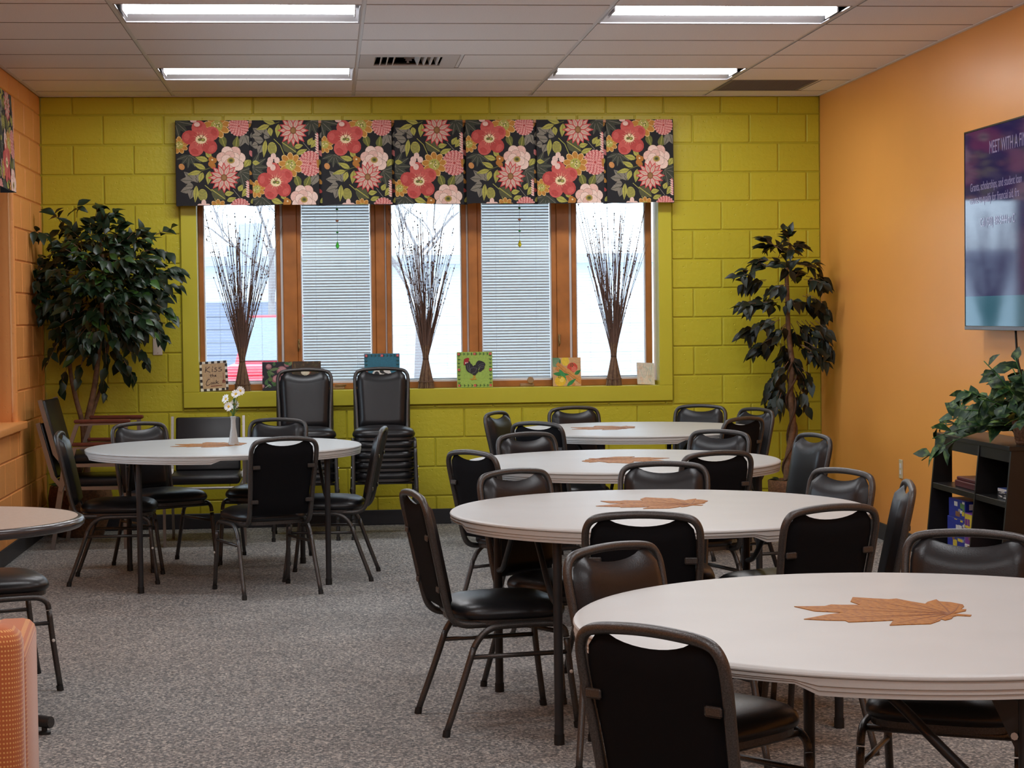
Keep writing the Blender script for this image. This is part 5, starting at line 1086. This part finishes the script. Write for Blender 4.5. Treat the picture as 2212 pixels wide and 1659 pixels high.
vines = [((-.16, 1.0, .10), .98, .75), ((-.25, 1, .55), .72, .8), ((-.15, 1, .95), .62, .4), ((-.55, 1, .6), .62, 1.0), ((-1, .9, .4), .60, 1.2), ((-1, .55, .3), .55, 1.6), ((-.9, .3, .9), .50, .9), ((-.4, .6, 1.1), .60, .5), ((-1, 0, .6), .45, 1.2), ((-.9, -.4, .8), .50, 1.0), ((-.3, -.8, .9), .6, .7), ((-.7, -1, .5), .65, 1.0), ((-.2, .3, 1.3), .50, .3), ((-.2, -.3, 1.3), .50, .3), ((-1, .75, .2), .62, 1.9), ((-.35, .9, .3), .64, .8), ((-.7, .7, .7), .55, .8), ((0, .8, 1.0), .6, .5), ((-.6, .1, 1.2), .45, .6), ((-.5, 1.0, .35), .72, .9)]
for d, ln, g in vines:
    d = Vector(d).normalized(); pts = []
    for i in range(9):
        u = i/8; q = Vector((0, 0, .10))+d*ln*u*.93+Vector((0, 0, -g*.42*(ln*u)**2)); q.x = min(q.x, .10)
        if q.x > -.13: q.z = max(q.z, .012)
        q.z *= .80; pts.append(q)
    vn.tube(pts, .0028, 5)
    n = int(ln*15)
    for i in range(n):
        u = .22+.78*(i+.5*rg.random())/n; j = min(int(u*8), 7); pos = pts[j].lerp(pts[j+1], u*8-j); t = (pts[j+1]-pts[j]).normalized()
        dd = t*.5+Vector((rg.uniform(-.9, .35), rg.uniform(-.8, .8), rg.uniform(-.7, .55)))
        if pos.x+dd.x*.1 > .13: dd.x = -abs(dd.x)
        if pos.x > -.13 and pos.z < .09: dd.z = abs(dd.z)*.3
        o = link('leaf', PM[i % 2], r); o.matrix_local = orient(pos, dd, Vector((-.6+rg.uniform(-.4, .4), -.35+rg.uniform(-.4, .4), .8)), rg.uniform(.75, 1.15))
link('vines', vn.mesh('vines', 'stem_green', True), r)['kind'] = 'stuff'

# ================================================================ OUTSIDE THE WINDOW
link('ground', MB().box(-40, 45, .25, 70, -.40, -.30).mesh('ground', 'asphalt'), kind='structure')
bl = empty('building', (0, 25, -.3), 0, 'pale single-storey building across the street seen through the window', 'building')
link('wall', MB().box(-14, 22, 0, 8, 0, 2.75).mesh('wall', 'siding'), bl)
link('roof', MB().box(-14.5, 22.5, -.6, 8.4, 2.75, 2.93).mesh('roof', 'roof_grey'), bl)
me = MB().box(-14, 22, -.03, 0, 0, .16).mesh('clapboard', 'siding')
for k in range(9): link('clapboard', me, bl, (0, 0, .05+.19*k))
gd = link('garage_door', MB().box(-.75, 1.15, -.05, -.03, 0, 2.05).mesh('garage_door', 'door_blue'), bl)
for k in range(8): link('door_panel', MB().box(-.73, 1.13, -.07, -.05, .03+.25*k, .26+.25*k, .008).mesh('door_panel', 'door_blue'), gd)
rt = link('rooftop_unit', MB().box(.19, .64, 1, 2, 2.93, 3.65, .02).mesh('rooftop_unit', 'roof_grey'), bl); link('rooftop_unit', MB().box(-.05, .19, 1, 2, 2.93, 3.2, .02).mesh('rooftop_unit', 'roof_grey'), bl)
ve = empty('red_pickup', (1.62, 9.0, -.3), 0, 'red vehicle parked outside behind the leftmost window pane', 'vehicle')
link('body', MB().box(-.95, .95, 0, 4.6, .45, 1.10, .10).mesh('body', 'car_red', True, 40), ve); link('hood', MB().box(-.88, .88, .02, 1.5, 1.06, 1.20, .06).mesh('hood', 'car_red', True, 40), ve)
link('cab', MB().add([(-.82, 1.3, 1.18), (.82, 1.3, 1.18), (.82, 3.2, 1.18), (-.82, 3.2, 1.18), (-.68, 1.9, 1.78), (.68, 1.9, 1.78), (.68, 3.0, 1.78), (-.68, 3.0, 1.78)], [(0, 3, 2, 1), (4, 5, 6, 7), (0, 1, 5, 4), (1, 2, 6, 5), (2, 3, 7, 6), (3, 0, 4, 7)]).mesh('cab', 'car_red'), ve)
link('windscreen', MB().add([(-.76, 1.335, 1.22), (.76, 1.335, 1.22), (.66, 1.845, 1.74), (-.66, 1.845, 1.74), (-.76, 1.32, 1.23), (.76, 1.32, 1.23), (.66, 1.83, 1.75), (-.66, 1.83, 1.75)], [(4, 5, 6, 7), (0, 3, 2, 1), (0, 1, 5, 4), (2, 3, 7, 6), (1, 2, 6, 5), (3, 0, 4, 7)]).mesh('windscreen', 'car_glass'), ve)
link('bumper', MB().box(-.92, .92, -.10, .02, .42, .62, .03).mesh('bumper', 'tv_silver'), ve); link('grille', MB().box(-.60, .60, -.012, .0, .70, .98).mesh('grille', 'car_dark'), ve)
for s in (-1, 1):
    link('headlamp', MB().box(s*.72-.12, s*.72+.12, -.015, .0, .74, .95, .006).mesh('headlamp', 'white_plastic'), ve)
    for y in (.85, 3.75): link('wheel', MB().lathe([(.12, -.10), (.34, -.10), (.36, -.05), (.36, .05), (.34, .10), (.12, .10)], 24).xf(Matrix.Translation((s*.84, y, .36)) @ Matrix.Rotation(math.pi/2, 4, 'Y')).mesh('wheel', 'car_dark', True, 40), ve)
bt = empty('bare_tree', (3.5, 21, -.3), 0, 'leafless tree outside, faint behind the middle window pane', 'tree', 'leafless trees outside')
link('trunk', MB().tube([(0, 0, 0), (.05, 0, 1.5), (0, 0, 3.0)], [.09, .07, .05], 8).mesh('trunk', 'bark_grey', True), bt)
m = MB(); rg = random.Random(3)
def grow(p0, d, ln, r0, lv):
    p1 = p0+d*ln; m.tube([p0, (p0+p1)/2+Vector((rg.uniform(-.05, .05), 0, .03)), p1], [r0, r0*.8, r0*.6], 5, cap=False)
    if lv:
        for k in range(3): grow(p0.lerp(p1, rg.uniform(.5, 1)), (d+Vector((rg.uniform(-.8, .8), rg.uniform(-.8, .8), rg.uniform(-.1, .5)))).normalized(), ln*.66, r0*.55, lv-1)
for k in range(5): grow(Vector((0, 0, 2.0+.25*k)), Vector((rg.uniform(-1, 1), rg.uniform(-1, 1), .9)).normalized(), 1.1, .028, 4)
o = link('branches', m.mesh('branches', 'bark_grey', True), bt); o['kind'] = 'stuff'
bt2 = empty('bare_tree', (.95, 22, -.3), 2.0, 'leafless tree outside, faint behind the leftmost window pane', 'tree', 'leafless trees outside')
for ch in list(bt.children):
    c = ch.copy(); COL.objects.link(c); c.parent = bt2
